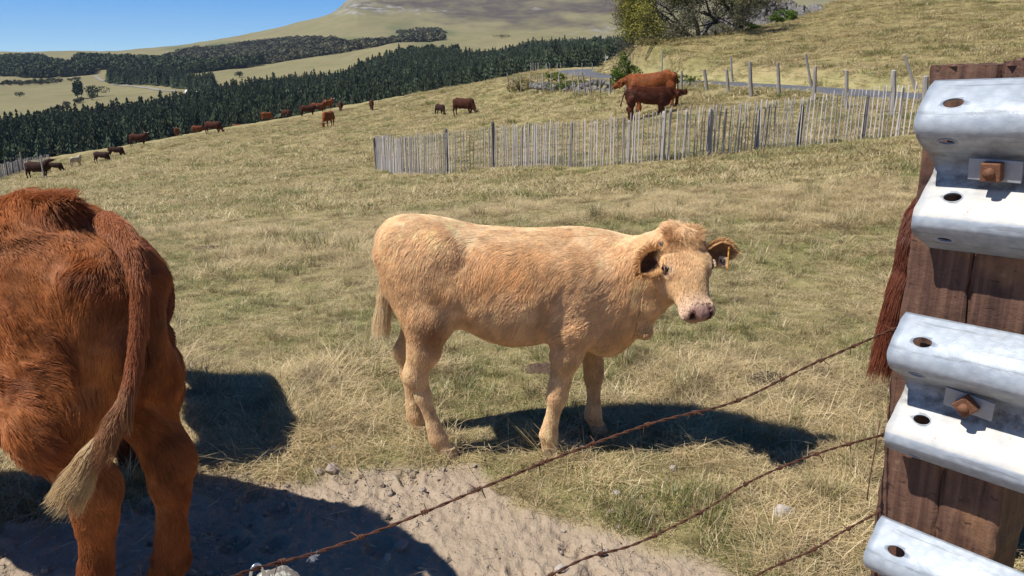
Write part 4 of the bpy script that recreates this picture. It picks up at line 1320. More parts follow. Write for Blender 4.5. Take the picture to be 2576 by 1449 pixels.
far_cow("dark red cow with white on it, sunk behind the crest, head to the left", "cow", 728, 299, 106, 150, "graze", False, DARKRED, "dark", .85)
far_cow("dark red cow, left one of the pair standing nose to tail on the crest", "cow", 762, 297, 92, 12, "level", False, DARKRED, "dark", .98)
far_cow("red cow, right one of the pair standing nose to tail on the crest", "cow", 788, 291, 96, 10, "stand", False, RED, "red", .98)
far_cow("red cow with a pale head looking left, right end of the crest group", "cow", 818, 284, 98, 60, "stand", False, BRIGHT, "bright", .95)
far_cow("small dark red cow end on at the crest, above the orange cow", "cow", 858, 277, 88, -80, "graze", False, DARKRED, "dark", .85)
far_cow("bright orange cow facing us with its head down, nearest of the crest group", "cow", 836, 322, 64, -102, "graze", False, BRIGHT, "bright", .98)
far_cow("small dark red calf alone on the crest to the right of the group", "calf", 934, 274, 80, -75, "graze", True, DARKRED, "dark", 1.12)
far_cow("dark brown calf seen from behind, left of the dark cow in mid pasture", "calf", 1100, 292, 62, -55, "graze", True, BROWN, "brown", 1.05)
far_cow("dark red cow grazing to the right in mid pasture, alone but for a calf", "cow", 1148, 290, 59, -28, "graze", False, DARKRED, "dark", 1.02)

# ---- the cow and suckling calf beyond the picket fence: finer bodies
def mid_animal(name, label, cat, px, py, Y, head, pose, calf_, base, scale, legs=None, nh=26000):
    P, Q, Pn, (f, s_, u), poll, hoofs, s = bovine(.026, pose, calf_, legs)
    p = at(px, py, Y)
    e = empty(name, (p.x, p.y, gz(p.x, p.y) - .02), R(head)); e.scale = (scale,) * 3
    tag(e, label, cat)
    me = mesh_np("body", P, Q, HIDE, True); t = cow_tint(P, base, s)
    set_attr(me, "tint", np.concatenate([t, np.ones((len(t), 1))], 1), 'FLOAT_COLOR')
    link("body", me, e)
    rt, nm = roots(P, Q, nh, None, 5)
    fl = np.tile((-.7, 0, -.6), (nh, 1)) + .6 * np.stack([noise3(*(rt * 9).T, 1), 0 * rt[:, 0], noise3(*(rt * 9).T, 2)], -1)
    tt = cow_tint(rt, base, s) * (1 + .4 * noise3(*(rt * 20).T, 3))[:, None] * 1.2
    strands("coat", e, rt, nm, fl, rng.uniform(.03, .07, nh), .25, .004, HAIR, tt, k=3, seed=2)
    hfm = hoof_mesh(HOOF_DARK, 1.25 * s)
    for q in hoofs: link("hoof", hfm, e, q)
    for sg in (1, -1):
        c_ = Pn(.15, .098 * sg, -.03)
        bm = bmesh.new(); bmesh.ops.create_uvsphere(bm, u_segments=8, v_segments=6, radius=.024 * s)
        m_ = bpy.data.meshes.new("eye"); bm.to_mesh(m_); bm.free(); m_.materials.append(EYEM); link("eye", m_, e, tuple(c_))
        mb = MB(); b0 = Pn(.05, .085 * sg, -.04); d = s_ * sg
        mb.tube([b0 - d * .02, b0 + d * .05 * s - u * .005, b0 + d * .12 * s - u * .03 * s, b0 + d * .18 * s - u * .05 * s], [.02 * s, .045 * s, .042 * s, .006], 8, flat=.4)
        em = mb.mesh("ear", HIDE, True); set_attr(em, "tint", np.tile((*[v * .75 for v in base], 1), (len(em.vertices), 1)), 'FLOAT_COLOR'); link("ear", em, e)
    return e, s, Pn, (f, s_, u)
e, s, Pn, fr = mid_animal("cow", "bright rust cow beyond the picket fence suckling a darker calf, head to the left", "cow", 1688, 281, 30.2, 166, "level", False, (.30, .095, .028), 1.03, ((-.02, 0), (-.16, -.05), (0, 0), (.1, 0)))
e.rotation_euler = (0, R(6), R(163))
mb = MB(); mb.tube([(-.16, 0, 1.25), (-.245, 0, 1.17), (-.285, .01, .95), (-.275, .01, .72), (-.26, .01, .58), (-.25, .0, .42), (-.245, .0, .34)], [.03, .03, .02, .02, .03, .05, .008], 8)
tm_ = mb.mesh("tail", HIDE, True); set_attr(tm_, "tint", np.tile((.05, .02, .012, 1), (len(tm_.vertices), 1)), 'FLOAT_COLOR'); link("tail", tm_, e)
for sg in (1, -1):
    for dx in (0, .10):
        mb = MB(); mb.tube([(.33 + dx, .05 * sg, .60), (.33 + dx, .055 * sg, .53)], [.018, .014], 6)
        um = mb.mesh("teat", HIDE, True); set_attr(um, "tint", np.tile((.5, .28, .22, 1), (len(um.vertices), 1)), 'FLOAT_COLOR'); link("teat", um, e)
e, s, Pn, fr = mid_animal("calf", "dark red calf beyond the picket fence suckling, hindquarters to the left", "calf", 1588, 284, 29.0, -6, "reach", True, (.13, .040, .020), 1.33, ((0, 0), (.10, 0), (0, 0), (.1, 0)))
mb = MB(); mb.tube([Vector(p) * .70 for p in [(-.16, 0, 1.25), (-.26, 0, 1.15), (-.33, .01, .95), (-.37, .01, .78), (-.42, .01, .62), (-.40, .0, .56)]], [.022, .022, .016, .015, .022, .012], 8)
tm_ = mb.mesh("tail", HIDE, True); set_attr(tm_, "tint", np.tile((.07, .025, .015, 1), (len(tm_.vertices), 1)), 'FLOAT_COLOR'); link("tail", tm_, e)

# ------------------------------------------------------------------ the rust cow at the left edge, seen from behind
COW_RZ = R(160)
cow = empty("cow", (-1.232, 2.125, 0), COW_RZ)
cow.location.z = gz(-1.232, 2.125) - .005
cow.scale = (.955,) * 3
tag(cow, "large shaggy rust red cow seen from behind at the left edge, tail hanging", "cow")
P, Q, Pn, (hf, hs, hu), poll, hoofs, s = bovine(.0165, "graze", False, ((0.0, 0.0), (-.10, -.04), (0.02, 0), (.10, 0)))
MW = Matrix.Translation(cow.location) @ Matrix.Rotation(COW_RZ, 4, 'Z') @ Matrix.Scale(.955, 4)
MI = MW.inverted()
def red_tint(P):
    x, y, z = P.T
    c = np.tile(np.array([.36, .128, .038]), (len(P), 1))
    n1 = fbm2(x * 4 + y * 5, z * 4 - y * 2, 3, 41); n2 = noise3(x * 9, y * 9, z * 9, 42)
    def mixc(w, q):
        nonlocal c
        w = np.clip(w, 0, 1)[:, None]; c = c * (1 - w) + np.array(q)[None] * w
    mixc(.6 * sstep(0, .5, n1), (.50, .21, .065))
    mixc(.5 * sstep(.1, .6, n2), (.20, .055, .018))
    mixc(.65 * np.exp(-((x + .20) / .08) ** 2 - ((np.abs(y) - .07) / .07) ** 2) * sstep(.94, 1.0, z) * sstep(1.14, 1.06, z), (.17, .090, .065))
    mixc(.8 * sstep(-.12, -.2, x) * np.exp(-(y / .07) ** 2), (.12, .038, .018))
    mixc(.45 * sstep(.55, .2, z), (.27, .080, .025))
    return c
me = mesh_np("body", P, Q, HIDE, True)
t = red_tint(P); set_attr(me, "tint", np.concatenate([t * np.where(P[:, 2] > .6, .6, .85)[:, None], np.ones((len(t), 1))], 1), 'FLOAT_COLOR')  # skin tint lowered under the hair, painting shade between the strands
link("body", me, cow)
n = 260000
def keep(c):
    w = sstep(1.1, .7, c[:, 0]) + .12
    w = w * np.where((c[:, 1] < -.20) & (c[:, 0] > -.05), .3, 1)
    w = w * np.where(c[:, 2] < .1, .3, 1)
    return w
rt, nm = roots(P, Q, n, keep, 13)
x, y, z = rt.T
leg = sstep(.70, .45, z)
fl = np.stack([-.8 + 0 * x, 0 * x, -.62 + 0 * x], -1) * (1 - leg)[:, None] + np.array((-.1, 0, -1))[None] * leg[:, None]
rear = sstep(-.08, -.18, x)[:, None] * (1 - leg)[:, None]
fl = fl * (1 - rear) + np.stack([0 * x, np.sign(y) * .35, -1 + 0 * x], -1) * rear
amp = .6 * (1 - .75 * leg)
for fr_, sc in ((4.5, 1.0), (10.0, .9), (24.0, .6)):
    fl[:, 0] += amp * sc * noise3(x * fr_, y * fr_, z * fr_, 51); fl[:, 1] += .6 * amp * sc * noise3(x * fr_, y * fr_, z * fr_, 53)
    fl[:, 2] += amp * sc * noise3(x * fr_, y * fr_, z * fr_, 52)
L = (.050 + .022 * noise3(x * 6, y * 6, z * 6, 54)) * (1 - .5 * leg)
L = np.where(z > 1.27, L * 1.3, L) * rng.uniform(.7, 1.2, n)
lift = np.clip(.30 + .36 * noise3(x * 14, y * 14, z * 14, 55), .05, .7) + .1 * sstep(1.26, 1.33, z)
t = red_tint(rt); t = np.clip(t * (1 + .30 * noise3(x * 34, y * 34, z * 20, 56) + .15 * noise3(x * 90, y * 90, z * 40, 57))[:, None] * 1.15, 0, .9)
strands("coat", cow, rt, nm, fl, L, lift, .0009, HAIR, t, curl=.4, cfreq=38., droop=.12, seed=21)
# crest of hair on the loin
m = 1500
rp_ = np.stack([rng.normal(.035, .035, m), rng.normal(0, .022, m), np.full(m, 1.355)], -1)
d = rng.normal(size=(m, 3)) * .35 + np.array((-.3, 0, .3))[None]
strands("loin_tuft", cow, rp_, np.tile((0, 0, 1.), (m, 1)), d, rng.uniform(.02, .045, m), .8, .0009, HAIR, red_tint(rp_) * rng.uniform(.9, 1.5, m)[:, None], curl=.3, cfreq=60., seed=23)
hfm = hoof_mesh(HOOF_DARK, 1.25)
for q in hoofs: link("hoof", hfm, cow, q)
# tail, hung from the croup and swung towards us at the tip
TP = [MI @ at(*q) for q in [(268, 560, 2.14), (305, 590, 2.02), (338, 640, 1.95), (352, 720, 1.90), (350, 820, 1.87), (338, 920, 1.84), (320, 1000, 1.80), (290, 1060, 1.77), (252, 1112, 1.75), (222, 1160, 1.74)]]
TR = [.036, .034, .028, .021, .018, .016, .015, .013, .010, .008]
mb = MB(); mb.tube(TP, TR, 12)
tm_ = mb.mesh("tail", HIDE, True); set_attr(tm_, "tint", np.tile((.24, .085, .034, 1), (len(tm_.vertices), 1)), 'FLOAT_COLOR')
tail = link("tail", tm_, cow)
tail_hair(tail, TP, 9000, TR, ((.38, .135, .05), (.30, .11, .05)), .03, .07, 0, spread=.3, seed=31, radius=.0010)
sw = (MI.to_3x3() @ Vector((-.35, -.05, -.9)))
tail_hair(tail, TP, 5200, TR, ((.24, .085, .036), (.34, .18, .085)), .07, .15, .62, sway=tuple(sw * 1.2), spread=.20, seed=33, radius=.0011, curl=.6, name="tail_switch")
tail_hair(tail, TP, 3600, TR, ((.34, .19, .09), (.58, .43, .23)), .10, .175, .86, sway=tuple(sw * 1.2), spread=.22, seed=34, radius=.0011, curl=.7, name="tail_switch")
for sg in (1, -1):
    b0 = Pn(.05, .085 * sg, -.04)
    ear_mesh("ear", cow, b0, hs * sg + np.array((0, 0, -.2)), -hu, .19, .06, HIDE, np.array((.22, .07, .03)), np.array((.15, .07, .04)))
    c_ = Pn(.15, .098 * sg, -.03)
    bm = bmesh.new(); bmesh.ops.create_uvsphere(bm, u_segments=12, v_segments=8, radius=.026)
    m_ = bpy.data.meshes.new("eye"); bm.to_mesh(m_); bm.free(); m_.materials.append(EYEM); link("eye", m_, cow, tuple(c_))
cow_mesh_parts = (me, tm_)

# red calf standing beyond that cow, most of it hidden
P2, Q2, Pn2, fr2, poll2, hoofs2, s2 = bovine(.02, "graze", True)
rc = empty("calf", (-1.56, 3.02, gz(-1.56, 3.02) - .01), R(114))
rc.scale = (.92,) * 3
tag(rc, "red brown calf almost hidden behind the big rust cow, one foot between its legs", "calf")
m2 = mesh_np("body", P2, Q2, HIDE, True); t = cow_tint(P2, (.20, .058, .022), s2)
set_attr(m2, "tint", np.concatenate([t, np.ones((len(t), 1))], 1), 'FLOAT_COLOR'); link("body", m2, rc)
n = 30000
rt, nm = roots(P2, Q2, n, None, 15)
strands("coat", rc, rt, nm, np.tile((-.6, 0, -.8), (n, 1)) + .5 * rng.normal(size=(n, 3)), rng.uniform(.02, .05, n), .25, .0012, HAIR, cow_tint(rt, (.25, .075, .028), s2) * rng.uniform(.7, 1.3, n)[:, None], seed=41)
hf2 = hoof_mesh(HOOF_DARK, .9)
for q in hoofs2: link("hoof", hf2, rc, q)
mb = MB(); mb.tube([Vector(p) * .70 for p in [(-.16, 0, 1.25), (-.25, 0, 1.15), (-.28, .01, .95), (-.28, .01, .78), (-.27, .01, .62)]], [.022, .022, .016, .015, .012], 8)
tm3 = mb.mesh("tail", HIDE, True); set_attr(tm3, "tint", np.tile((.2, .06, .02, 1), (len(tm3.vertices), 1)), 'FLOAT_COLOR'); link("tail", tm3, rc)

# brown cow behind the sleeper post at the right: only its tail and rump edge show
bc = empty("cow", (1.45, 2.18, gz(1.45, 2.18) - .005), R(12))
tag(bc, "dark brown cow hidden behind the wooden post, only its long tail showing", "cow")
mx = me.copy(); mx.name = "body"
t = cow_tint(P, (.085, .030, .018)); mx.attributes["tint"].data.foreach_set('color', np.concatenate([t, np.ones((len(t), 1))], 1).astype(np.float32).ravel())
link("body", mx, bc)
for q in hoofs: link("hoof", hfm, bc, q)
MB2 = (Matrix.Translation(bc.location) @ Matrix.Rotation(R(12), 4, 'Z')).inverted()
TQ = [MB2 @ at(*q) for q in [(2340, 500, 2.10), (2305, 545, 2.04), (2286, 610, 2.01), (2272, 680, 2.0), (2255, 750, 1.98), (2238, 820, 1.97), (2225, 880, 1.96)]]
TRR = [.030, .027, .024, .021, .020, .019, .015]
mb = MB(); mb.tube(TQ, TRR, 10)
tm4 = mb.mesh("tail", HIDE, True); set_attr(tm4, "tint", np.tile((.12, .035, .02, 1), (len(tm4.vertices), 1)), 'FLOAT_COLOR')
t4 = link("tail", tm4, bc)
tail_hair(t4, TQ, 4200, TRR, ((.15, .045, .024), (.13, .038, .02)), .03, .07, 0, spread=.22, seed=36, radius=.0010)
tail_hair(t4, TQ, 3000, TRR, ((.16, .045, .022), (.19, .055, .026)), .06, .11, .5, sway=tuple(MB2.to_3x3() @ Vector((-.15, 0, -1))), spread=.25, seed=37, radius=.001, name="tail_switch")
# ------------------------------------------------------------------ fences, stakes, stones, bushes and trees of the pasture
_YS = np.geomspace(2.0, 2600, 1500)
def hit(px, py):
    """where the photograph's pixel meets the ground"""
    u, yy, _ = ray(px, py)
    for _k in range(3):
        x = (px - CX) / FOC * (_YS * math.cos(PITCH) + (EYE - ground(_YS * 0, _YS)) * math.sin(PITCH)) if _k == 0 else x
        z = ground(x, _YS)
        x = (px - CX) / FOC * (_YS * math.cos(PITCH) + (EYE - z) * math.sin(PITCH))
    _, q = project(x, _YS, z)
    i = np.nonzero(q <= py)[0]
    i = i[0] if len(i) else len(_YS) - 1
    return Vector((x[i], _YS[i], z[i]))

def wood_mat_(name, a, b, sc=(30, 30, 5)):
    m = NM(name); p = m.obj()
    rnd = m.n("ShaderNodeObjectInfo").outputs['Random']
    n = m.noise(m.scale(p, sc), 1.0, 5, .65)
    c = m.mix(n, a, b)
    c = m.n("ShaderNodeHueSaturation", {'Value': m.math('ADD', .72, m.math('MULTIPLY', rnd, .56)), 'Color': c}).outputs[0]
    return m.pbr(c, .9, 0, m.bump(n, .6, .01), .15)
PALE_WOOD = wood_mat_("weathered_chestnut", (.34, .305, .28), (.60, .555, .52))
GREY_WOOD = wood_mat_("grey_post_wood", (.20, .18, .16), (.45, .41, .37))
DARK_POST = wood_mat_("dark_post_wood", (.07, .065, .065), (.20, .18, .17))
WIRE = plain("fence_wire", (.13, .11, .10), .6, .6, .2, 10)

picket_meshes = []
for i in range(5):
    r_ = np.random.default_rng(300 + i)
    mb = MB(); k = 5; pts = []
    for j in range(k):
        pts.append((r_.normal(0, .004) * (j > 0), r_.normal(0, .004), j / (k - 1) * .95))
    pts.append((pts[-1][0], pts[-1][1], 1.0))
    mb.tube(pts, [.016, .0165, .015, .0155, .0145, .003], 6, flat=.65)
    picket_meshes.append(mb.mesh("picket", PALE_WOOD))
def paling(line, label, n, height, posts, post_mats, thick=1.0, wires=3, wobble=.05):
    """a paling fence of split pickets wired together between posts"""
    W = [Vector((at(px, py, Y).x, Y, 0)) for px, py, Y in line]
    P = _smooth_poly(W, 8)
    seg = [0]
    for a, b in zip(P[:-1], P[1:]): seg.append(seg[-1] + (b - a).length)
    def at_s(s_):
        s_ = max(0, min(s_, seg[-1] - 1e-4)); i = max(0, np.searchsorted(seg, s_) - 1); t = (s_ - seg[i]) / (seg[i + 1] - seg[i])
        q = P[i].lerp(P[i + 1], t); return q
    q0 = at_s(0); fe = empty("picket_fence", (q0.x, q0.y, gz(q0.x, q0.y)))
    tag(fe, label, "fence")
    inv = fe.location
    xs = [seg[-1] * (i + .5) / n for i in range(n)]
    tops = []
    for i, s_ in enumerate(xs):
        q = at_s(s_ + rng.normal(0, .012)); z = gz(q.x, q.y)
        lean = .02 * math.sin(s_ * .9) + rng.normal(0, wobble * .35)
        hh = height(s_ / seg[-1]) * rng.uniform(.95, 1.04)
        o = link("picket", picket_meshes[i % 5], fe, (q.x - inv.x, q.y - inv.y, z - inv.z - .03), (rng.normal(0, .012), lean, rng.uniform(0, 6)))
        wd = rng.uniform(.85, 1.5) * thick; o.scale = (wd, wd, hh + .03)
        tops.append((q, z, hh))
    for f in ([.12, .5, .86] if wires == 3 else [.2, .8]):
        mb = MB(); pts = [Vector((q.x - inv.x, q.y - inv.y - .012, z - inv.z + hh0 * f + .01 * math.sin(i * 1.3)))
                          for i, (q, z, hh0) in enumerate(tops)]
        mb.tube(pts[::3], .0035, 3); mb.build("wire", WIRE, fe)
    for (fr, hgt2, mi, rad, lean) in posts:
        q = at_s(fr * seg[-1]); z = gz(q.x, q.y)
        mb = MB(); mb.tube([(0, 0, -.25), (.004, .003, .3), (-.004, .0, .7), (.003, .002, .96), (.0, 0, 1)], [rad, rad, rad * .95, rad * .9, rad * .6], 8)
        o = mb.build("post", post_mats[mi], fe, False, (q.x - inv.x, q.y - inv.y + .05, z - inv.z), (0, lean, rng.uniform(0, 6)))
        o.scale = (1, 1, hgt2)
    return fe
PF = [(945, 420, 27.5), (1000, 428, 24.5), (1122, 433, 22.3), (1247, 414, 22.2), (1400, 414, 20), (1521, 402, 18.9), (1666, 404, 18.2), (1790, 395, 18.4), (1923, 380, 18.8), (2109, 361, 18.9), (2300, 336, 18.6)]
def fr_of(px):  # fraction along the fence by marked distance
    W = [Vector((at(a, b, c).x, c, 0)) for a, b, c in PF]
    s = [0]
    for a, b in zip(W[:-1], W[1:]): s.append(s[-1] + (b - a).length)
    return float(np.interp(px, [p[0] for p in PF], s) / s[-1])
paling(PF, "long grey paling fence crossing the pasture behind the blond calf", 212, lambda f: 1.17 + .03 * math.sin(f * 9), [
    (fr_of(948), 1.12, 1, .05, .12), (fr_of(1012), 1.1, 0, .04, .02), (fr_of(1122), 1.27, 1, .055, .0), (fr_of(1244), 1.26, 1, .055, .02), (fr_of(1328), 1.12, 0, .035, .05), (fr_of(1440), 1.08, 0, .045, -.02),
    (fr_of(1586), 1.0, 0, .045, .0), (fr_of(1668), 1.13, 0, .06, .0), (fr_of(1783), 1.08, 0, .055, .0), (fr_of(1908), 1.0, 0, .045, .0), (fr_of(2014), 1.0, 1, .05, .0), (fr_of(2176), 1.02, 1, .05, .02)], [GREY_WOOD, DARK_POST], thick=1.0, wobble=.02)
paling([(-120, 486, 50), (-40, 472, 54), (5, 462, 60), (40, 452, 65), (64, 444, 68), (100, 442, 70), (132, 440, 72)], "short grey paling fence at the left edge, partly behind the dark cow", 180, lambda f: 1.05,
       [(.30, 1.2, 1, .06, 0), (.56, 1.3, 1, .07, -.05), (.66, 1.35, 1, .07, 0), (.76, 1.45, 1, .07, -.06), (.81, 1.6, 0, .07, 0)], [GREY_WOOD, DARK_POST], thick=1.5, wires=2, wobble=.02)

def stake_mesh(rad, r0=1.0):
    mb = MB(); j = [rng.normal(0, .006) for _ in range(8)]
    mb.tube([(0, 0, -.2), (j[0], j[1], .25), (j[2], j[3], .55), (j[4], j[5], .85), (j[6], j[7], .985), (j[6], j[7], 1.0)], [rad * 1.05, rad, rad * .95, rad * .92, rad * .85, rad * .5], 8)
    return mb.mesh("post", GREY_WOOD)
def wire_fence(name, label, marks, rad=.045, wires=(.45, .75, .95), sag=.04):
    """marks: (px foot, py foot, px top, py top, Y)"""
    pts = []
    for bx, by, tx_, ty_, Y in marks:
        g = at(bx, by, Y); g.z = gz(g.x, g.y)
        t = at(tx_, ty_, Y)
        pts.append((g, t))
    fe = empty(name, tuple(pts[0][0])); tag(fe, label, "fence"); o0 = pts[0][0]
    for g, t in pts:
        d = t - g
        q = d.to_track_quat('Z', 'Y').to_euler()
        o = link("post", stake_mesh(rad * rng.uniform(.85, 1.2)), fe, tuple(g - o0), q); o.scale = (1, 1, d.length)
    for f in wires:
        mb = MB(); W = []
        for (g, t), (g2, t2) in zip(pts[:-1], pts[1:]):
            a, b = g.lerp(t, f), g2.lerp(t2, f)
            for k in range(4): W.append(a.lerp(b, k / 4) - o0 - Vector((0, .05, sag * math.sin(math.pi * k / 4))))
        W.append(pts[-1][0].lerp(pts[-1][1], f) - o0)
        mb.tube(W, .004, 3); mb.build("wire", WIRE, fe)
    return fe
wire_fence("wire_fence", "post and wire fence of thick grey posts on the near side of the road", [
    (1714, 242, 1714, 178, 36), (1778, 238, 1772, 174, 35), (1832, 240, 1828, 174, 33.2), (1890, 244, 1886, 155, 31), (1960, 240, 1956, 157, 30), (2048, 246, 2051, 166, 27), (2132, 254, 2130, 176, 24.6), (2248, 268, 2248, 176, 21.8), (2330, 280, 2330, 190, 19.5)], .066)
wire_fence("wire_fence", "fence of thin pale stakes in front of the tumbled stone wall", [
    (1282, 216, 1276, 183, 66), (1290, 214, 1291, 186, 66), (1311, 218, 1310, 187, 63), (1335, 218, 1333, 187, 61), (1352, 219, 1351, 189, 59), (1368, 221, 1365, 187, 57), (1387, 221, 1386, 183, 55), (1410, 217, 1405, 187, 54), (1425, 225, 1423, 189, 51),
    (1445, 228, 1438, 187, 49), (1459, 223, 1453, 183, 48), (1474, 229, 1465, 181, 46), (1487, 235, 1484, 189, 45), (1509, 233, 1511, 201, 44), (1535, 237, 1534, 193, 43), (1577, 222, 1572, 195, 42), (1602, 214, 1601, 193, 41), (1640, 216, 1638, 188, 40)], .04, (.5, .85))
wire_fence("stake_fence", "old fence of leaning and broken stakes at the foot of the hill across the road", [
    (1581, 166, 1582, 143, 64), (1666, 170, 1666, 128, 53), (1845, 190, 1838, 145, 44), (2045, 186, 2026, 135, 38.5), (2308, 193, 2275, 137, 31.5)], .05, (.8,), .25)
wire_fence("stake_fence", "row of small posts along the far bend of the road", [
    (1336, 172, 1336, 158, 92), (1341, 172, 1341, 157, 92), (1347, 172, 1347, 158, 92), (1354, 171, 1354, 158, 93), (1374, 169, 1374, 160, 96), (1383, 169, 1383, 159, 97), (1402, 168, 1402, 160, 99), (1411, 168, 1411, 160, 100), (1465, 167, 1464, 158, 102), (1490, 166, 1490, 160, 104)], .05, (.8,))
WHITE = plain("white_marker", (.72, .72, .70), .6, 0, .1, 5)
for bx, by, ty_, Y, lb in ((1523, 163, 138, 90, "tall thin road marker with a white foot and plate at the bend"), (1544, 156, 141, 86, "short white road marker beside the taller one at the bend")):
    g = at(bx, by, Y); t = at(bx, ty_, Y)
    mk = empty("road_marker", tuple(g)); tag(mk, lb, "road marker")
    h_ = t.z - g.z
    mb = MB(); mb.tube([(0, 0, -.3), (0, 0, h_)], .05, 8); mb.build("pole", GREY_WOOD, mk)
    mb = MB(); mb.tube([(0, 0, .05), (0, 0, .05 + .34 * h_)], [.12, .09], 8); mb.build("white_sleeve", WHITE, mk)
    mb = MB(); mb.box(Matrix.Translation((.16, -.06, h_ * .62)), .20, .03, h_ * .25); mb.build("plate", WHITE, mk)
g = at(111, 450, 56.5); t = at(101, 392, 56.5); g.z = gz(g.x, g.y)
o = link("stake", stake_mesh(.05), None, tuple(g), (t - g).to_track_quat('Z', 'Y').to_euler()); o.scale = (1, 1, (t - g).length)
o.data.materials[0] = PALE_WOOD
tag(o, "tall leaning stake standing in front of the dark cow at the far left", "stake")

# ---- stones
STONE = NM("field_stone"); sp_ = STONE.obj()
sr = STONE.n("ShaderNodeObjectInfo").outputs['Random']
sc_ = STONE.mix(STONE.noise(sp_, 3.0, 6, .7), (.075, .068, .06), (.24, .225, .205))
sc_ = STONE.mix(STONE.ramp(STONE.noise(sp_, 7, 4, .6), [(.58, 0.0), (.75, .5)]), sc_, (.40, .39, .35))
sc_ = STONE.n("ShaderNodeHueSaturation", {'Value': STONE.math('ADD', .7, STONE.math('MULTIPLY', sr, .7)), 'Color': sc_}).outputs[0]
STONE = STONE.pbr(sc_, .95, 0, STONE.bump(STONE.noise(sp_, 12, 5, .7), .6, .03), .15)
def rock_mesh(seed, mat, sub=2, jag=.28):
    bm = bmesh.new(); bmesh.ops.create_icosphere(bm, subdivisions=sub, radius=.5)
    r_ = np.random.default_rng(seed); cuts = [(lambda n: n / np.linalg.norm(n))(r_.normal(size=3)) for _ in range(7)]
    for v in bm.verts:
        p = np.array(v.co)
        for c in cuts:
            q = p @ c
            if q > .34: p = p - c * (q - .34)
        p *= 1 + jag * .5 * float(noise3(p[0] * 3 + seed, p[1] * 3, p[2] * 3, 5)) + .06 * float(noise3(p[0] * 9, p[1] * 9 + seed, p[2] * 9, 6))
        v.co = p
    me = bpy.data.meshes.new("stone"); bm.to_mesh(me); bm.free(); me.materials.append(mat); return me
ROCKS = [rock_mesh(i, STONE) for i in range(6)]
def rock_pile(name, label, cat, spots, Y, ridge, n, smin, smax):
    """spots: outline (px, py low, py high) along which stones are heaped"""
    xs = [s_[0] for s_ in spots]
    g0 = at(spots[0][0], spots[0][1], Y(xs[0])); fe = empty(name, tuple(g0)); tag(fe, label, cat)
    for i in range(n):
        px = rng.uniform(xs[0], xs[-1]); lo = np.interp(px, xs, [s_[1] for s_ in spots]); hi = np.interp(px, xs, [s_[2] for s_ in spots])
        t = rng.uniform(0, 1) ** 1.2
        p = at(px, lo + (hi - lo) * t, Y(px) + ridge * t + rng.normal(0, .12))
        sz = rng.uniform(smin, smax) * (1.15 - .4 * t)
        o = link("stone", ROCKS[i % 6], fe, tuple(p - g0), (rng.uniform(0, 6), rng.uniform(0, 6), rng.uniform(0, 6)))
        o.scale = (sz * rng.uniform(.8, 1.4), sz, sz * rng.uniform(.6, .9))
    return fe
Yw = lambda px: float(np.interp(px, [1300, 1540, 1750], [62, 44.5, 37.5]))
rock_pile("stone_wall", "low tumbled dry stone wall behind the stake fence, below the road", "stone wall", [(1335, 219, 211), (1380, 222, 209), (1440, 228, 213), (1475, 234, 208), (1510, 236, 201), (1545, 236, 212)], Yw, .5, 150, .22, .5)
rock_pile("stone_wall", "short heap of pale wall stones just right of the suckling cow", "stone wall", [(1698, 242, 224), (1715, 246, 211), (1735, 240, 211), (1752, 230, 216)], Yw, .5, 45, .22, .48)
rock_pile("rock_outcrop", "broken grey pink rock outcrop on the hillside right of the trees", "rock", [(1770, 92, 60), (1850, 86, 30), (1920, 76, 8), (1965, 66, 4), (2005, 50, 10), (2060, 34, 20)], lambda px: 78.0, 5.0, 260, .3, 1.25)
for px, py, lb in ((474, 234, "small pale rock beyond the spruces, left one of two"), (500, 237, "small pale rock beyond the spruces, right one of two")):
    p = hit(px, py + 6); o = link("rock", rock_mesh(40 + px % 7, WHITE), None, (p.x, p.y, p.z + 2.0), (0, 0, 1)); o.scale = (6, 4, 5); tag(o, lb, "rock")

# ---- track on the far meadow
V = []; Fc = []
tr = [hit(px, py) for px, py in ((236, 192), (243, 196), (252, 201), (264, 205), (283, 210), (302, 215), (322, 217), (343, 219), (395, 226), (447, 231))]
for i, p in enumerate(_smooth_poly(tr, 5)):
    w = 1.0
    for k in (-1, 1): V.append((p.x, p.y + k * w * 3.0, gz(p.x, p.y + k * w * 3.0) + .35))
    if i: a = 2 * (i - 1); Fc.append((a, a + 2, a + 3, a + 1))
tag(link("track", mesh_np("track", np.array(V), Fc, plain("track_gravel", (.24, .22, .19), .95, 0, .2, .3))), kind='structure')

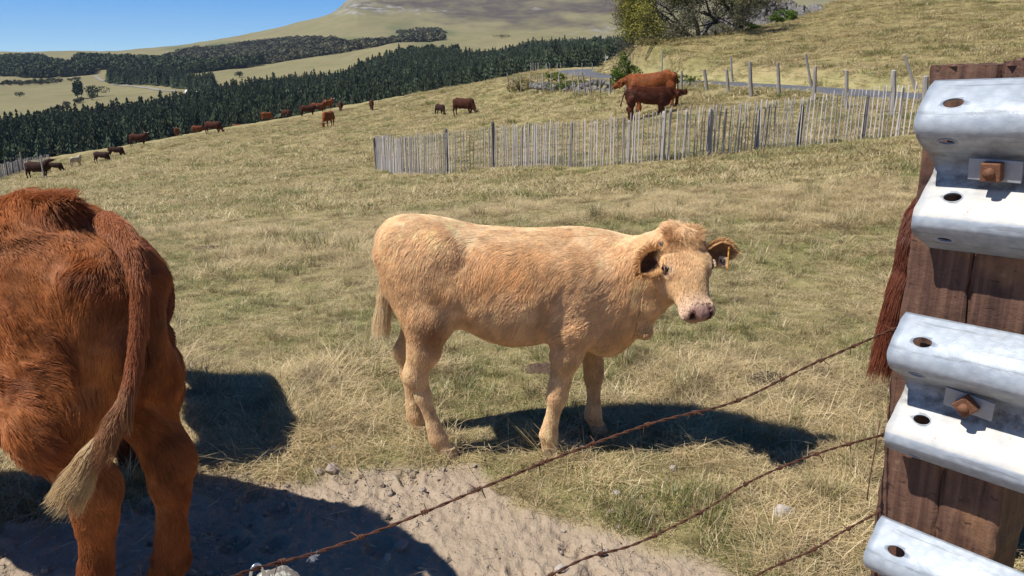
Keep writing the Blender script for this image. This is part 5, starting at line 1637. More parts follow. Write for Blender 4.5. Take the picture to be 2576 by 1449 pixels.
# ---- bushes and trees
GREENM = leaf_material("hedge_leaves", (.06, .10, .02), (.17, .25, .05), 1.2, .25, .25)
OLIVE = leaf_material("dry_leaves", (.13, .11, .045), (.26, .22, .09), 1.2, .25, .2)
def leafy(name, seed, n, lumps, leaf, mat, parent=None, flat_base=True):
    """many small leaves spread through the volumes of the given lumps: (x, y, z, rx, ry, rz)"""
    r_ = np.random.default_rng(seed)
    w = np.array([l[3] * l[4] * l[5] for l in lumps]) ** .8; w /= w.sum()
    k = r_.choice(len(lumps), n, p=w); Lm = np.array(lumps)[k]
    d = r_.normal(size=(n, 3)); d /= np.linalg.norm(d, axis=1)[:, None]
    q = r_.uniform(.45, 1.0, n) ** .6
    c = Lm[:, :3] + d * q[:, None] * Lm[:, 3:]
    m = noise3(c[:, 0] * 1.3, c[:, 1] * 1.3, c[:, 2] * 1.3, seed) > -.25
    c = c[m]; n = len(c)
    a = r_.normal(size=(n, 3)); a /= np.linalg.norm(a, axis=1)[:, None]
    b = np.cross(a, r_.normal(size=(n, 3))); b /= np.linalg.norm(b, axis=1)[:, None]
    s_ = leaf * r_.uniform(.6, 1.3, n)[:, None]
    V = np.stack([c - a * s_ * .5, c + b * s_ * .3, c + a * s_ * .5, c - b * s_ * .3], 1).reshape(-1, 3)
    o = link(name, mesh_np(name, V, np.arange(4 * n).reshape(n, 4), mat), parent)
    return o
def stems(parent, seed, n, h, spread, rad, mat=bark_mat):
    r_ = np.random.default_rng(seed); mb = MB()
    for i in range(n):
        a = r_.uniform(0, 6.28); q = r_.uniform(.2, 1) * spread
        mb.tube([(0, 0, -.1), (q * .3 * math.cos(a), q * .3 * math.sin(a), h * .5), (q * math.cos(a), q * math.sin(a), h)], [rad, rad * .7, rad * .2], 4)
    return mb.build("stems", mat, parent)
def bush(label, px, py, Y, lumps, leaf, n, mat, seed, cat="bush", name="bush"):
    p = at(px, py, Y); p.z = gz(p.x, p.y)
    e = empty(name, tuple(p)); tag(e, label, cat)
    stems(e, seed, 7, max(l[2] for l in lumps), max(l[3] for l in lumps) * .7, .03)
    f = leafy("foliage", seed, n, lumps, leaf, mat, e); f["kind"] = "stuff"
    return e
bush("bright green hazel bush above the suckling cow, at the end of the stone wall", 1575, 236, 42.5, [(-.3, 0, 1.1, .55, .5, .75), (.35, 0, .75, .5, .5, .6), (-.45, .1, .6, .4, .5, .5), (-.25, 0, 1.75, .22, .2, .28)], .11, 2600, GREENM, 5)
bush("green bush on the verge at the near side of the road bend", 1383, 198, 62, [(-.6, 0, .5, .8, .5, .5), (.5, 0, .45, .7, .5, .45), (1.3, 0, .3, .5, .4, .3)], .13, 2000, GREENM, 6)
bush("mixed brown and green bush at the left end of the stake fence", 1308, 214, 64, [(-.6, 0, .5, .6, .4, .5), (.3, 0, .6, .7, .4, .6), (1.0, 0, .5, .5, .4, .45)], .12, 1500, OLIVE, 7)
bush("low green growth on the bank between the wall and the road", 1455, 208, 52, [(-1.6, 0, .2, 1.0, .5, .25), (0, .5, .25, 1.2, .5, .3), (1.5, .3, .2, .9, .5, .25)], .12, 1500, GREENM, 8)
bush("green nettles along the road edge, right of the suckling cow's rump", 1760, 216, 40, [(-1.0, 0, .2, .8, .4, .3), (.3, 0, .2, .9, .4, .25), (1.4, 0, .12, .8, .4, .2)], .10, 1600, GREENM, 9)
bush("round dark green bush on the hill crest below the rock outcrop", 1968, 64, 72, [(0, 0, .6, 1.0, .8, .55), (.7, 0, .65, .6, .6, .4), (-.7, 0, .4, .6, .5, .35)], .15, 2400, GREENM, 10)
bush("low green bush at the foot of the right-hand tree on the hill", 1878, 80, 70, [(0, 0, .35, .9, .6, .35), (.9, 0, .25, .7, .5, .25)], .14, 1400, GREENM, 12)

YELL = leaf_material("yellowing_leaves", (.17, .165, .035), (.35, .32, .08), .9, .2, .35)
GREYG = leaf_material("grey_green_leaves", (.10, .10, .055), (.26, .25, .16), .9, .25, .3)
BARKG = plain("grey_bark", (.06, .052, .045), .95, 0, .45, 5, .6, .03)
def grow(mb, tips, p, d, L, rad, depth, r_, droop=.12):
    pts = [p]; rr_ = [rad]; q = p.copy(); dd = d.copy()
    for i in range(4):
        dd = (dd + Vector(r_.normal(0, .16, 3)) + Vector((0, 0, -droop * (3 - depth) * .25))).normalized()
        q = q + dd * L / 4; pts.append(q.copy()); rr_.append(rad * (1 - .15 * (i + 1)))
    mb.tube(pts, rr_, 6 if depth > 2 else 4, False)
    if depth == 0:
        tips.extend(pts[2:]); return
    if depth <= 2: tips.append(pts[3])
    for i in range(3 if depth > 1 else 4):
        ax = dd.orthogonal().normalized()
        ax.rotate(Quaternion(dd, r_.uniform(0, 6.28)))
        nd = (dd * math.cos(.65) + ax * math.sin(r_.uniform(.35, .95))).normalized()
        grow(mb, tips, pts[int(r_.integers(2, 5))], nd, L * r_.uniform(.6, .82), rad * .48, depth - 1, r_, droop)
def hill_tree(label, px, py, Y, seed, starts, L, rad, leaf_specs):
    r_ = np.random.default_rng(seed)
    p = at(px, py, Y); p.z = gz(p.x, p.y)
    e = empty("broadleaf_tree", tuple(p)); tag(e, label, "tree")
    mb = MB(); tips = []
    for off, d, l_, rd_ in starts:
        grow(mb, tips, Vector(off), Vector(d).normalized(), L * l_, rad * rd_, 4, r_)
    mb.build("trunk", BARKG, e, True)
    T = np.array([tuple(t) for t in tips])
    # fine twigs
    tw = MB()
    for t in tips[::2]:
        for _ in range(2):
            d = Vector(r_.normal(0, .34, 3)); tw.tube([t, t + d * .6 + Vector((0, 0, .05)), t + d * 1.3], [.014, .009, .004], 3, False)
    tw.build('twigs', BARKG, e)
    for mat, per, size, spread, sel in leaf_specs:
        S = T[sel(T)]
        c = np.repeat(S, per, 0) + r_.normal(0, spread, (len(S) * per, 3)); n = len(c)
        a = r_.normal(size=(n, 3)); a /= np.linalg.norm(a, axis=1)[:, None]; b = np.cross(a, r_.normal(size=(n, 3))); b /= np.linalg.norm(b, axis=1)[:, None]
        s_ = size * r_.uniform(.6, 1.3, n)[:, None]
        V = np.stack([c - a * s_ * .5, c + b * s_ * .32, c + a * s_ * .5, c - b * s_ * .32], 1).reshape(-1, 3)
        cr = link("crown", mesh_np("crown", V, np.arange(4 * n).reshape(n, 4), mat), e); cr["kind"] = "stuff"
    print("tree", len(T), T.min(0), T.max(0))
hill_tree("broad tree with yellow green leaves, left one of the two on the hill", 1755, 101, 66, 77,
          [((0, 0, -.3), (-.10, 0, 1), 1.15, 1.0), ((-.3, 0, -.3), (-1.0, -.2, .55), 1.25, .75), ((.2, 0, -.3), (.4, .2, .9), .9, .6), ((-.2, 0, -.2), (-.8, -.1, .85), 1.3, .7), ((0, 0, -.2), (-1, -.1, .22), 1.15, .5), ((-.1, .2, -.2), (-.9, .2, .35), 1.3, .5)], 2.7, .22,
          [(YELL, 26, .17, .36, lambda T: (T[:, 0] < -3.0) & (T[:, 0] > -5.7) & (T[:, 2] > .2)), (GREYG, 28, .14, .42, lambda T: (T[:, 0] > -4.6) & (T[:, 0] < 1.2))])
hill_tree("dark limbed tree with thin yellowing leaves, right one of the two on the hill", 1853, 82, 66, 78,
          [((0, 0, -.3), (.05, 0, 1), 1.2, 1.1), ((-.2, 0, -.2), (-.7, 0, .8), 1.2, .85), ((.2, 0, -.2), (.35, 0, .9), .9, .7), ((.1, 0, .1), (.1, .3, .9), 1.0, .6)], 2.7, .25,
          [(YELL, 12, .15, .36, lambda T: (T[:, 2] > 2.4) & (T[:, 0] < 1.6)), (GREYG, 22, .13, .36, lambda T: (T[:, 2] > .9) & (T[:, 0] < 1.3))])
bush("grey brown scrub at the foot of the left-hand hill tree, over the bank", 1650, 118, 61, [(-.8, 0, .2, .8, .5, .3), (.5, 0, .3, .9, .5, .35), (1.8, .2, .3, .9, .5, .35)], .12, 1800, OLIVE, 14)
bush("straggly scrub on the bank between the two hill trees", 1800, 96, 64, [(-.9, 0, .35, .8, .5, .35), (.4, 0, .5, .8, .5, .45), (1.4, .2, .4, .7, .5, .35)], .12, 1800, GREYG, 15)
# lone trees on the left meadow
MDARK = leaf_material("meadow_tree_leaves", (.03, .045, .02), (.075, .095, .04), .15, .2)
for px, py, w, h, lb, sd in ((196, 250, 9, 15, "upright round tree on the left meadow beyond the spruces", 21), (246, 243, 17, 9, "spreading low tree beside the round one on the left meadow", 22), (50, 244, 8, 4.5, "small isolated bush far left on the meadow", 23), (232, 252, 9, 5, "low bush between the two meadow trees", 24), (333, 201, 6, 6, "small bush at the head of the meadow track", 25), (602, 196, 8, 6, "small bush alone on the pale upper meadow", 26), (1262, 97, 24, 5, "dark low thicket on the slope above the spruce wood", 27)):
    p = hit(px, py)
    e = empty("round_tree", tuple(p)); tag(e, lb, "tree" if h > 8 else "bush")
    mb = MB(); mb.tube([(0, 0, -1), (0, 0, h * .5)], [.4, .3], 6); mb.build("trunk", bark_mat, e)
    lumps = [(rng.uniform(-.3, .3) * w, rng.uniform(-.2, .2) * w, h * rng.uniform(.45, .7), w * .27, w * .25, h * .33) for _ in range(6)]
    f = leafy("crown", sd, 900, lumps, h * .13, MDARK, e); f["kind"] = "stuff"
# ------------------------------------------------------------------ turf: blades near us, tufts further off
def blade_material(name, a, b, tr=.3):
    m = NM(name)
    rnd = m.n("ShaderNodeObjectInfo").outputs['Random']
    p = m.pos()
    n1 = m.noise(p, 1.9, 3, .6)
    c = m.mix(m.math('ADD', m.math('MULTIPLY', rnd, .75), m.math('MULTIPLY', m.noise(m.obj(), 3.0, 1, .5), .25)), a, b)
    c = m.mix(m.math('MULTIPLY', m.ramp(m.noise(p, 3.4, 5, .7), [(.50, 0.0), (.62, 1.0)]), .6), c, (.15, .105, .05))
    c = m.mix(m.math('MULTIPLY', m.ramp(m.noise(p, .8, 3, .6), [(.48, 0.0), (.7, 1.0)]), .25), c, (.55, .42, .24))
    d = m.n("ShaderNodeBsdfDiffuse", {'Color': c}); t = m.n("ShaderNodeBsdfTranslucent", {'Color': c})
    g = m.n("ShaderNodeBsdfGlossy", {'Color': (1, 1, 1), 'Roughness': .45})
    mx = m.n("ShaderNodeMixShader", {0: tr}); m.t.links.new(d.outputs[0], mx.inputs[1]); m.t.links.new(t.outputs[0], mx.inputs[2])
    mg = m.n("ShaderNodeMixShader", {0: .035}); m.t.links.new(mx.outputs[0], mg.inputs[1]); m.t.links.new(g.outputs[0], mg.inputs[2])
    m.t.links.new(mg.outputs[0], m.out.inputs[0])
    return m.m
STRAW = blade_material("straw_blades", (.46, .34, .17), (.84, .69, .42))
GREENB = blade_material("green_blades", (.095, .125, .025), (.27, .29, .08))
OLIVEB = blade_material("olive_blades", (.22, .175, .075), (.50, .40, .20))

def clump(seed, n, rad, h, w, lean, mats, weights, segs=2, curl=.5):
    r_ = np.random.default_rng(seed)
    V = []; Fc = []; mi = []
    for i in range(n):
        a = r_.uniform(0, 6.28); q = rad * math.sqrt(r_.random())
        bx, by = q * math.cos(a), q * math.sin(a)
        hh = h * r_.uniform(.35, 1.0); ln = lean * r_.uniform(.2, 1.3); da = r_.uniform(0, 6.28)
        dx, dy = math.cos(da), math.sin(da)
        fx, fy = -dy, dx
        ww = w * r_.uniform(.6, 1.2)
        b = len(V)
        for k in range(segs + 1):
            t = k / segs
            out = ln * hh * (t + curl * t * t)
            z = hh * (t - .28 * ln * t * t) - .006
            ws = ww * (1 - t * .55) * .5
            if k == segs:
                V.append((bx + dx * out, by + dy * out, z))
            else:
                V.append((bx + dx * out - fx * ws, by + dy * out - fy * ws, z)); V.append((bx + dx * out + fx * ws, by + dy * out + fy * ws, z))
        m = int(r_.choice(len(mats), p=weights))
        for k in range(segs - 1): Fc.append((b + 2 * k, b + 2 * k + 1, b + 2 * k + 3, b + 2 * k + 2)); mi.append(m)
        Fc.append((b + 2 * segs - 2, b + 2 * segs - 1, b + 2 * segs)); mi.append(m)
    return bpy.data.objects.new("grass_clump", mesh_np("grass_clump", np.array(V), Fc, mats=mats, midx=mi))
M3 = [STRAW, GREENB, OLIVEB]
protos = []
for i in range(3): protos.append(clump(500 + i, 100, .085, .036, .0028, 1.6, M3, (.42, .22, .36)))       # 0-2 short mixed turf
for i in range(3): protos.append(clump(510 + i, 90, .075, .042, .0030, 1.1, M3, (.10, .70, .20)))        # 3-5 green turf
for i in range(3): protos.append(clump(520 + i, 80, .11, .075, .0026, 2.2, M3, (.78, .04, .18), 3))     # 6-8 long dry thatch
for i in range(2): protos.append(clump(530 + i, 60, .05, .15, .0032, .6, M3, (.30, .35, .35), 3))       # 9-10 upright tufts
for i in range(3): protos.append(clump(540 + i, 70, .22, .075, .009, 1.5, M3, (.46, .16, .38)))          # 11-13 far tufts
def scatter(name, label, r0, r1, spacing, az, kind_fn, s0, s1, seed, dirt_ok=.35, clear=None):
    r_ = np.random.default_rng(seed)
    area = (r1 ** 2 - r0 ** 2) * az
    n = int(area / spacing ** 2)
    th = r_.uniform(-az, az, n); rr = np.sqrt(r_.uniform(r0 ** 2, r1 ** 2, n))
    x, y = rr * np.sin(th), rr * np.cos(th)
    keep = dirt_mask(x, y) < dirt_ok * r_.random(n) + .12
    rd, _ = road_dist(x, y)
    keep &= rd > ROAD_W + .15
    keep &= y > 1.2
    x, y = x[keep], y[keep]
    z = ground(x, y)
    nb = np.where(np.hypot(x, y) < 14, .02 * fbm2(x * 3, y * 3, 3, 35), 0)
    idx, sc = kind_fn(x, y, r_)
    ok = idx >= 0
    x, y, z, nb, idx, sc = x[ok], y[ok], z[ok], nb[ok], idx[ok], sc[ok]
    n = len(x)
    s_ = r_.uniform(s0, s1, n) * sc
    sz = s_ * r_.uniform(.75, 1.25, n)
    print(name, n)
    o = instancer(name, np.stack([x, y, z + nb], -1), np.stack([r_.normal(0, .1, n), r_.normal(0, .1, n), r_.uniform(0, 6.28, n)], -1), np.stack([s_, s_, sz], -1), idx, protos)
    return tag(o, label, kind='stuff')
def patches(x, y):
    g = fbm2(x * .75, y * .75, 4, 301) + .45 * fbm2(x * 2.6, y * 2.6, 2, 302)     # greener
    d = fbm2(x * .8, y * .8, 4, 311) + .4 * fbm2(x * 3.1, y * 3.1, 2, 312)        # thatch
    return g, d
def near_kind(x, y, r_):
    g, d = patches(x, y); n = len(x); u = r_.random(n)
    pg = sstep(.02, .16, g); pd = sstep(.04, .18, d)
    idx = r_.integers(0, 3, n)
    idx = np.where(u < pg * .78, 3 + r_.integers(0, 3, n), idx)
    v = r_.random(n)
    idx = np.where(v < .04 + pd * .5, 6 + r_.integers(0, 3, n), idx)
    idx = np.where(r_.random(n) < .012 + .03 * pg, 9 + r_.integers(0, 2, n), idx)
    edge = dirt_mask(x, y)
    sc = 1 - .45 * edge
    return idx, sc * (.72 + .5 * sstep(-.3, .5, d + .3 * g))
def far_kind(x, y, r_):
    g, d = patches(x, y); n = len(x)
    idx = 11 + r_.integers(0, 3, n)
    idx = np.where(r_.random(n) < sstep(.06, .22, g) * .62, 3 + r_.integers(0, 3, n), idx)
    sc = .7 + .7 * sstep(-.2, .5, d)
    sc = np.where(idx < 6, sc * 2.6, sc)
    return idx, sc
AZ = R(37)
scatter("grass", "short grazed turf of straw and green blades near the fence", 1.9, 6.2, .048, AZ, near_kind, .75, 1.15, 71)
scatter("grass", "grazed turf of straw and green blades in the middle of the pasture", 6.2, 13, .075, AZ, near_kind, 1.0, 1.45, 72)
scatter("grass", "tufted dry grass of the upper pasture", 13, 32, .21, AZ, far_kind, .95, 1.5, 73)
scatter("grass", "far tufts of dry grass up to the crest and on the hillside", 32, 95, .44, AZ, far_kind, 1.4, 2.6, 74)

# fuller tufts round the calf's feet
P_f = []
for hx, hy, _ in HOOFS:
    for _i in range(16):
        a_ = rng.uniform(0, 6.28); q_r = rng.uniform(.035, .13)
        P_f.append((hx + q_r * math.cos(a_), 3.2 + hy + q_r * math.sin(a_)))
P_f = np.array(P_f); P_f = P_f[dirt_mask(P_f[:, 0], P_f[:, 1]) < .3]; m_f = len(P_f)
o = instancer("grass", np.column_stack([P_f, ground(P_f[:, 0], P_f[:, 1])]), np.stack([rng.normal(0, .2, m_f), rng.normal(0, .2, m_f), rng.uniform(0, 6.28, m_f)], -1), np.tile(rng.uniform(.8, 1.3, (m_f, 1)), (1, 3)), rng.choice([0, 1, 3, 6, 7, 8], m_f), protos)
tag(o, "tufts of grass standing round the blond calf's feet", kind='stuff')
# taller seed stalks standing out of the turf
n = 900
th = rng.uniform(-R(35), R(35), n); rr = np.sqrt(rng.uniform(2.4 ** 2, 9 ** 2, n)); x, y = rr * np.sin(th), rr * np.cos(th)
g, d = patches(x, y); k = (dirt_mask(x, y) < .1) & (rng.random(n) < .25 + sstep(0, .3, d)); x, y = x[k], y[k]; n = len(x); z = ground(x, y)
rt = np.stack([x, y, z], -1); nm = np.tile((0, 0, 1.), (n, 1)); nm[:, :2] += rng.normal(0, .35, (n, 2)); nm /= np.linalg.norm(nm, axis=1)[:, None]
o = strands("grass_stalks", None, rt, nm, rng.normal(size=(n, 3)), rng.uniform(.08, .24, n), .95, .0011, HAIR, np.tile((.62, .52, .30), (n, 1)) * rng.uniform(.7, 1.15, n)[:, None], curl=.3, cfreq=8., seed=77)
tag(o, "thin dry seed stalks standing out of the turf", kind='stuff')

n = 420
x = rng.uniform(-2.6, 1.2, n); y = rng.uniform(2.0, 3.2, n); k = dirt_mask(x, y) > .4; x, y = x[k], y[k]; n = len(x)
rt = np.stack([x, y, ground(x, y) + .012], -1)
o = strands("fallen_straw", None, rt, np.tile((0, 0, 1.), (n, 1)), rng.normal(size=(n, 3)), rng.uniform(.02, .09, n), .1, .0011, HAIR, np.tile((.62, .50, .33), (n, 1)) * rng.uniform(.6, 1.15, n)[:, None], curl=.3, cfreq=8., seed=79)
tag(o, "bits of straw lying on the bare earth", kind='stuff')
# crumbs and pebbles of the trodden earth
pm = NM("earth_clods"); q_ = pm.obj()
rnd = pm.n("ShaderNodeObjectInfo").outputs['Random']
cc = pm.mix(rnd, (.33, .26, .20), (.60, .51, .42))
clodm = pm.pbr(cc, .95, 0, pm.bump(pm.noise(q_, 3, 4, .7), .6, .1), .1)
clods = [bpy.data.objects.new("clod", rock_mesh(60 + i, clodm, 1, .5)) for i in range(4)]
n = 60000
x = rng.uniform(-3.2, 1.9, n); y = rng.uniform(1.5, 3.6, n)
w = dirt_mask(x, y); k = rng.random(n) < w * (.15 + .85 * sstep(-.2, .4, fbm2(x * 3, y * 3, 3, 91))) + .03 * (w < .5); x, y, w = x[k], y[k], w[k]; n = len(x)
bz = w * (.022 * fbm2(x * 4, y * 4, 3, 31) + .024 * np.abs(fbm2(x * 14, y * 14, 3, 33)) + .010 * fbm2(x * 45, y * 45, 2, 34)) - .012 * w
s_ = np.clip(.0035 * (1 / np.maximum(rng.random(n), .003)) ** .45, .003, .042)
o = instancer("earth_crumbs", np.stack([x, y, ground(x, y) + bz + s_ * .1], -1), rng.uniform(0, 6.28, (n, 3)), np.stack([s_, s_ * rng.uniform(.7, 1.2, n), s_ * .75], -1), rng.integers(0, 4, n), clods)
tag(o, "crumbs of dry earth and pebbles over the trodden path", kind='stuff')

# stones, dung and bits one can single out
def single(mesh, name, label, cat, px, py, size, rz=0.3, sink=.25):
    p = hit(px, py); o = link(name, mesh, None, (p.x, p.y, p.z + size[2] * (.5 - sink)), (rng.uniform(-.2, .2), rng.uniform(-.2, .2), rz)); o.scale = size
    tag(o, label, cat); return o
EARTHSTONE = plain("earthy_stone", (.36, .29, .24), .95, 0, .3, 3, .5, .05)
PALESTONE = plain("pale_stone", (.50, .44, .38), .95, 0, .25, 3, .5, .05)
single(rock_mesh(81, PALESTONE), "stone", "largest pale pinkish stone, in the grass left of the post", "stone", 1973, 1300, (.105, .07, .07), .2)
single(rock_mesh(82, EARTHSTONE), "stone", "fist sized clod at the upper edge of the bare earth, left of the calf", "stone", 838, 1188, (.085, .06, .055))
single(rock_mesh(83, EARTHSTONE), "stone", "small stone beside the larger clod at the edge of the bare earth", "stone", 800, 1196, (.045, .04, .035))
single(rock_mesh(84, PALESTONE), "stone", "pale stone in the turf between the shadows, left of the calf's hind feet", "stone", 838, 1136, (.04, .035, .03))
single(rock_mesh(85, EARTHSTONE), "stone", "grey stone lying in the calf's shadow under its chin", "stone", 1722, 1066, (.075, .05, .045))
single(rock_mesh(86, PALESTONE), "stone", "small pale stone at the grass edge in the lower middle", "stone", 1550, 1246, (.04, .03, .03))
single(rock_mesh(87, EARTHSTONE), "stone", "half buried stone in the cow's shadow on the bare earth", "stone", 1010, 1376, (.055, .05, .03))
single(rock_mesh(88, PALESTONE), "stone", "stone at the bottom edge of the picture in the bare earth", "stone", 1412, 1440, (.05, .04, .035))
single(rock_mesh(89, EARTHSTONE), "stone", "round stone in the bare earth below the second wire", "stone", 1515, 1395, (.035, .03, .03))
BARKBIT = plain("reddish_bark", (.26, .13, .075), .9, 0, .4, 20, .6, .01)
single(rock_mesh(90, BARKBIT, 2, .5), "bark_piece", "reddish strip of bark lying in the grass under the second wire", "bark", 1788, 1292, (.13, .035, .022), .1)
DUNG = plain("dung", (.060, .042, .032), .9, 0, .4, 12, .8, .05)
def pat(label, px, py, w, d, mat=DUNG):
    p = hit(px, py); bm = bmesh.new(); bmesh.ops.create_icosphere(bm, subdivisions=4, radius=1)
    for v in bm.verts:
        r1 = 1 + .22 * float(noise2(v.co.x * 2 + px, v.co.y * 2)); v.co.x *= r1; v.co.y *= r1
        v.co.z = max(-.1, v.co.z) * (1 + .7 * float(noise2(v.co.x * 5 + px, v.co.y * 5)) + .3 * float(noise2(v.co.x * 12, v.co.y * 12 + px)))
    me = bpy.data.meshes.new("cow_pat"); bm.to_mesh(me); bm.free(); me.materials.append(mat)
    o = link("cow_pat", me, None, (p.x, p.y, p.z + .004)); o.scale = (w, d, .022); tag(o, label, "cow pat")
DRYP = plain("dry_dung", (.22, .14, .095), .95, 0, .35, 10, .8, .05)
pat("dark crumbly cow pat in the grass right of the calf's head", 1925, 958, .15, .12)
pat("dry reddish cow pat behind the calf, between its legs", 1362, 935, .10, .08, DRYP)
pat("dark cow pat in the grass just above the cow's back on the right", 525, 626, .16, .10, DRYP)
pat("small dark cow pat beside the rust cow's head height, further right", 800, 592, .14, .09, DRYP)
pat("tan dry mound in the turf above the rust cow's tail head", 528, 520, .24, .16, plain("tan_dung", (.30, .20, .11), .95, 0, .3, 8, .7, .05))
# a few green weeds
WEEDM = leaf_material('weed_leaves', (.07, .11, .025), (.17, .23, .06), 8.0, .1, .3)
def weed(label, px, py, h, n, seed, leaf=.03):
    p = hit(px, py); e = empty("weed", tuple(p)); tag(e, label, "weed"); r_ = np.random.default_rng(seed)
    for k in range(max(4, n // 40)):
        s_ = r_.uniform(.9, 1.6) * h / .06
        o_ = link("blades", protos[3 + k % 3].data, e, (r_.normal(0, .07), r_.normal(0, .05), .01), (0, 0, r_.uniform(0, 6))); o_.scale = (s_ * .7, s_ * .7, s_)
weed("bright green tuft of weeds at the edge of the bare earth, lower middle right", 1745, 1275, .085, 400, 1, .02)
weed("low green weed beside the bright tuft under the second wire", 1610, 1320, .07, 260, 2)
weed("small dark green weed at the top edge of the bare earth left of the calf", 800, 1180, .05, 120, 3, .022)
weed("green weed in the turf behind the calf's belly", 1580, 900, .07, 200, 4)
weed("green patch of weeds in the turf right of the calf's head", 1700, 860, .07, 240, 5)
# ------------------------------------------------------------------ sleeper post with three crash barrier ends
RD = Vector((.62, -.78, .0)).normalized()            # along the rails, to the right and towards us
RN = Vector((-.78, -.62, 0)).normalized()            # face of the post, towards the pasture side we stand on
PA = Vector((.772, 1.5, 0))                          # left front edge of the post
sl = NM("creosoted_sleeper"); p_ = sl.obj()
n1 = sl.noise(sl.scale(p_, (46, 46, 3.0)), 1.0, 6, .62, .5)
n2 = sl.noise(sl.scale(p_, (34, 34, 60)), 1.0, 5, .7)
c_ = sl.ramp(n1, [(.30, (.045, .024, .018)), (.50, (.110, .056, .038)), (.72, (.19, .105, .066))])
c_ = sl.mix(sl.ramp(sl.noise(p_, 9, 4, .6), [(.52, 0.0), (.68, .55)]), c_, (.30, .155, .075))
c_ = sl.mix(sl.ramp(n2, [(.34, .8), (.40, 0.0)]), c_, (.028, .014, .012))
c_ = sl.mix(sl.ramp(sl.noise(p_, 30, 4, .7), [(.62, 0.0), (.80, .5)]), c_, (.36, .26, .17))
SLEEPER = sl.pbr(c_, .62, 0, sl.bump(sl.math('ADD', n1, sl.math('MULTIPLY', n2, .7)), .6, .007), .3)
def timber(w0, w1, z0, z1, depth, parent, name="timber"):
    """one split balk of the post: face from w0 to w1 along the rail direction"""
    nx, nz = 26, 220
    V = []; Fc = []
    def face_pt(u, z, side):
        x = w0 + (w1 - w0) * u
        e = min(u, 1 - u)
        inset = .006 * max(0, 1 - e / .07) ** 2
        # cracks and torn fibres
        f = .0014 * float(noise2(x * 90, z * 5, 5)) + .0007 * float(noise2(x * 160, z * 30, 6))
        edge = .005 * float(noise2(z * 7, w0 * 40, 8)) + .0035 * float(noise2(z * 38, w0 * 11, 9))
        x2 = x + (edge if u < .02 or u > .98 else 0) * (1 if u < .5 else -1)
        return RD * x2 + RN * (f - inset) * side + Vector((0, 0, z))
    me_v = []
    for j in range(nz + 1):
        z = z0 + (z1 - z0) * j / nz
        for i in range(nx + 1): me_v.append(face_pt(i / nx, z, 1))
    for j in range(nz):
        for i in range(nx): a = j * (nx + 1) + i; Fc.append((a, a + 1, a + nx + 2, a + nx + 1))
    b = len(me_v)
    for j in range(nz + 1):
        z = z0 + (z1 - z0) * j / nz
        L_, R_ = me_v[j * (nx + 1)], me_v[j * (nx + 1) + nx]
        me_v.append(L_ - RN * depth); me_v.append(R_ - RN * depth)
    for j in range(nz):
        a0, a1 = j * (nx + 1), (j + 1) * (nx + 1); l0, l1 = b + 2 * j, b + 2 * j + 2
        Fc.append((a0, a1, l1, l0)); Fc.append((a0 + nx, l0 + 1, l1 + 1, a1 + nx)); Fc.append((l0, l1, l1 + 1, l0 + 1))
    # top, slightly ragged
    t0 = nz * (nx + 1)
    Fc.append(tuple([t0 + i for i in range(nx + 1)] + [b + 2 * nz + 1, b + 2 * nz]))
    me = mesh_np(name, np.array([tuple(v) for v in me_v]), Fc, SLEEPER)
    return link(name, me, parent)
post = empty("guardrail_post", (PA.x + .028, PA.y, gz(PA.x, PA.y)))
post.rotation_euler = (0, -R(1.2), 0)
tag(post, "thick reddish brown sleeper post with a long crack down its face, at the right edge", "post")
timber(0, .118, -.3, 1.642, .135, post)
timber(.123, .228, -.3, 1.648, .135, post)
mb = MB(); mb.box(Matrix.Translation(RD * .12 - RN * .06 + Vector((0, 0, -.3))) @ Matrix.Rotation(math.atan2(RD.y, RD.x), 4, 'Z'), .03, .10, 1.93)
mb.build("heartwood", SLEEPER, post)
# splinters and top knots
for i in range(9):
    mb = MB(); q = RD * rng.uniform(.0, .22) + Vector((0, 0, 1.64)) - RN * rng.uniform(.0, .1)
    mb.box(Matrix.Translation(q) @ Matrix.Rotation(rng.uniform(-.5, 1), 4, 'Z'), rng.uniform(.02, .05), rng.uniform(.006, .02), rng.uniform(.004, .014), .5); mb.build("splinter", SLEEPER, post)

zn = NM("galvanised_steel"); p_ = zn.obj()
za = zn.noise(p_, 7, 5, .65); zb = zn.noise(zn.scale(p_, (6, 6, 60)), 1.0, 5, .7)
zc = zn.mix(za, (.21, .25, .295), (.385, .425, .475))
zc = zn.mix(zn.ramp(zn.noise(p_, 22, 5, .75), [(.52, 0.0), (.70, .6)]), zc, (.26, .275, .295))
zc = zn.mix(zn.ramp(zn.n("ShaderNodeTexVoronoi", {'Vector': p_, 'Scale': 55.0}).outputs['Distance'], [(.2, .22), (.7, 0.0)]), zc, (.62, .66, .70))
zc = zn.mix(zn.ramp(zn.noise(zn.scale(p_, (4, 60, 60)), 1.0, 4, .8), [(.57, 0.0), (.64, .65)]), zc, (.17, .18, .20))
zc = zn.mix(zn.ramp(zn.noise(zn.scale(p_, (9, 9, 70)), 1.0, 4, .8), [(.60, 0.0), (.78, .45)]), zc, (.30, .31, .33))
dst = zn.mix(zn.math('MULTIPLY', zn.attr("dust"), zn.ramp(zn.noise(p_, 16, 5, .7), [(.3, .3), (.62, 1.0)])), zc, (.56, .525, .46))
dst = zn.mix(zn.math('MULTIPLY', zn.attr("grime_shade"), zn.ramp(zn.noise(p_, 20, 5, .7), [(.42, 0.0), (.6, .8)])), dst, (.13, .12, .11))
rust = zn.ramp(zn.noise(zn.scale(p_, (40, 24, 16)), 1.0, 4, .65), [(.66, 0.0), (.72, .75)])
dst = zn.mix(rust, dst, (.34, .12, .04))
zs = zn.ramp(zn.noise(zn.scale(p_, (40, 40, 8)), 1.0, 6, .8), [(.66, 0.0), (.70, .35)])
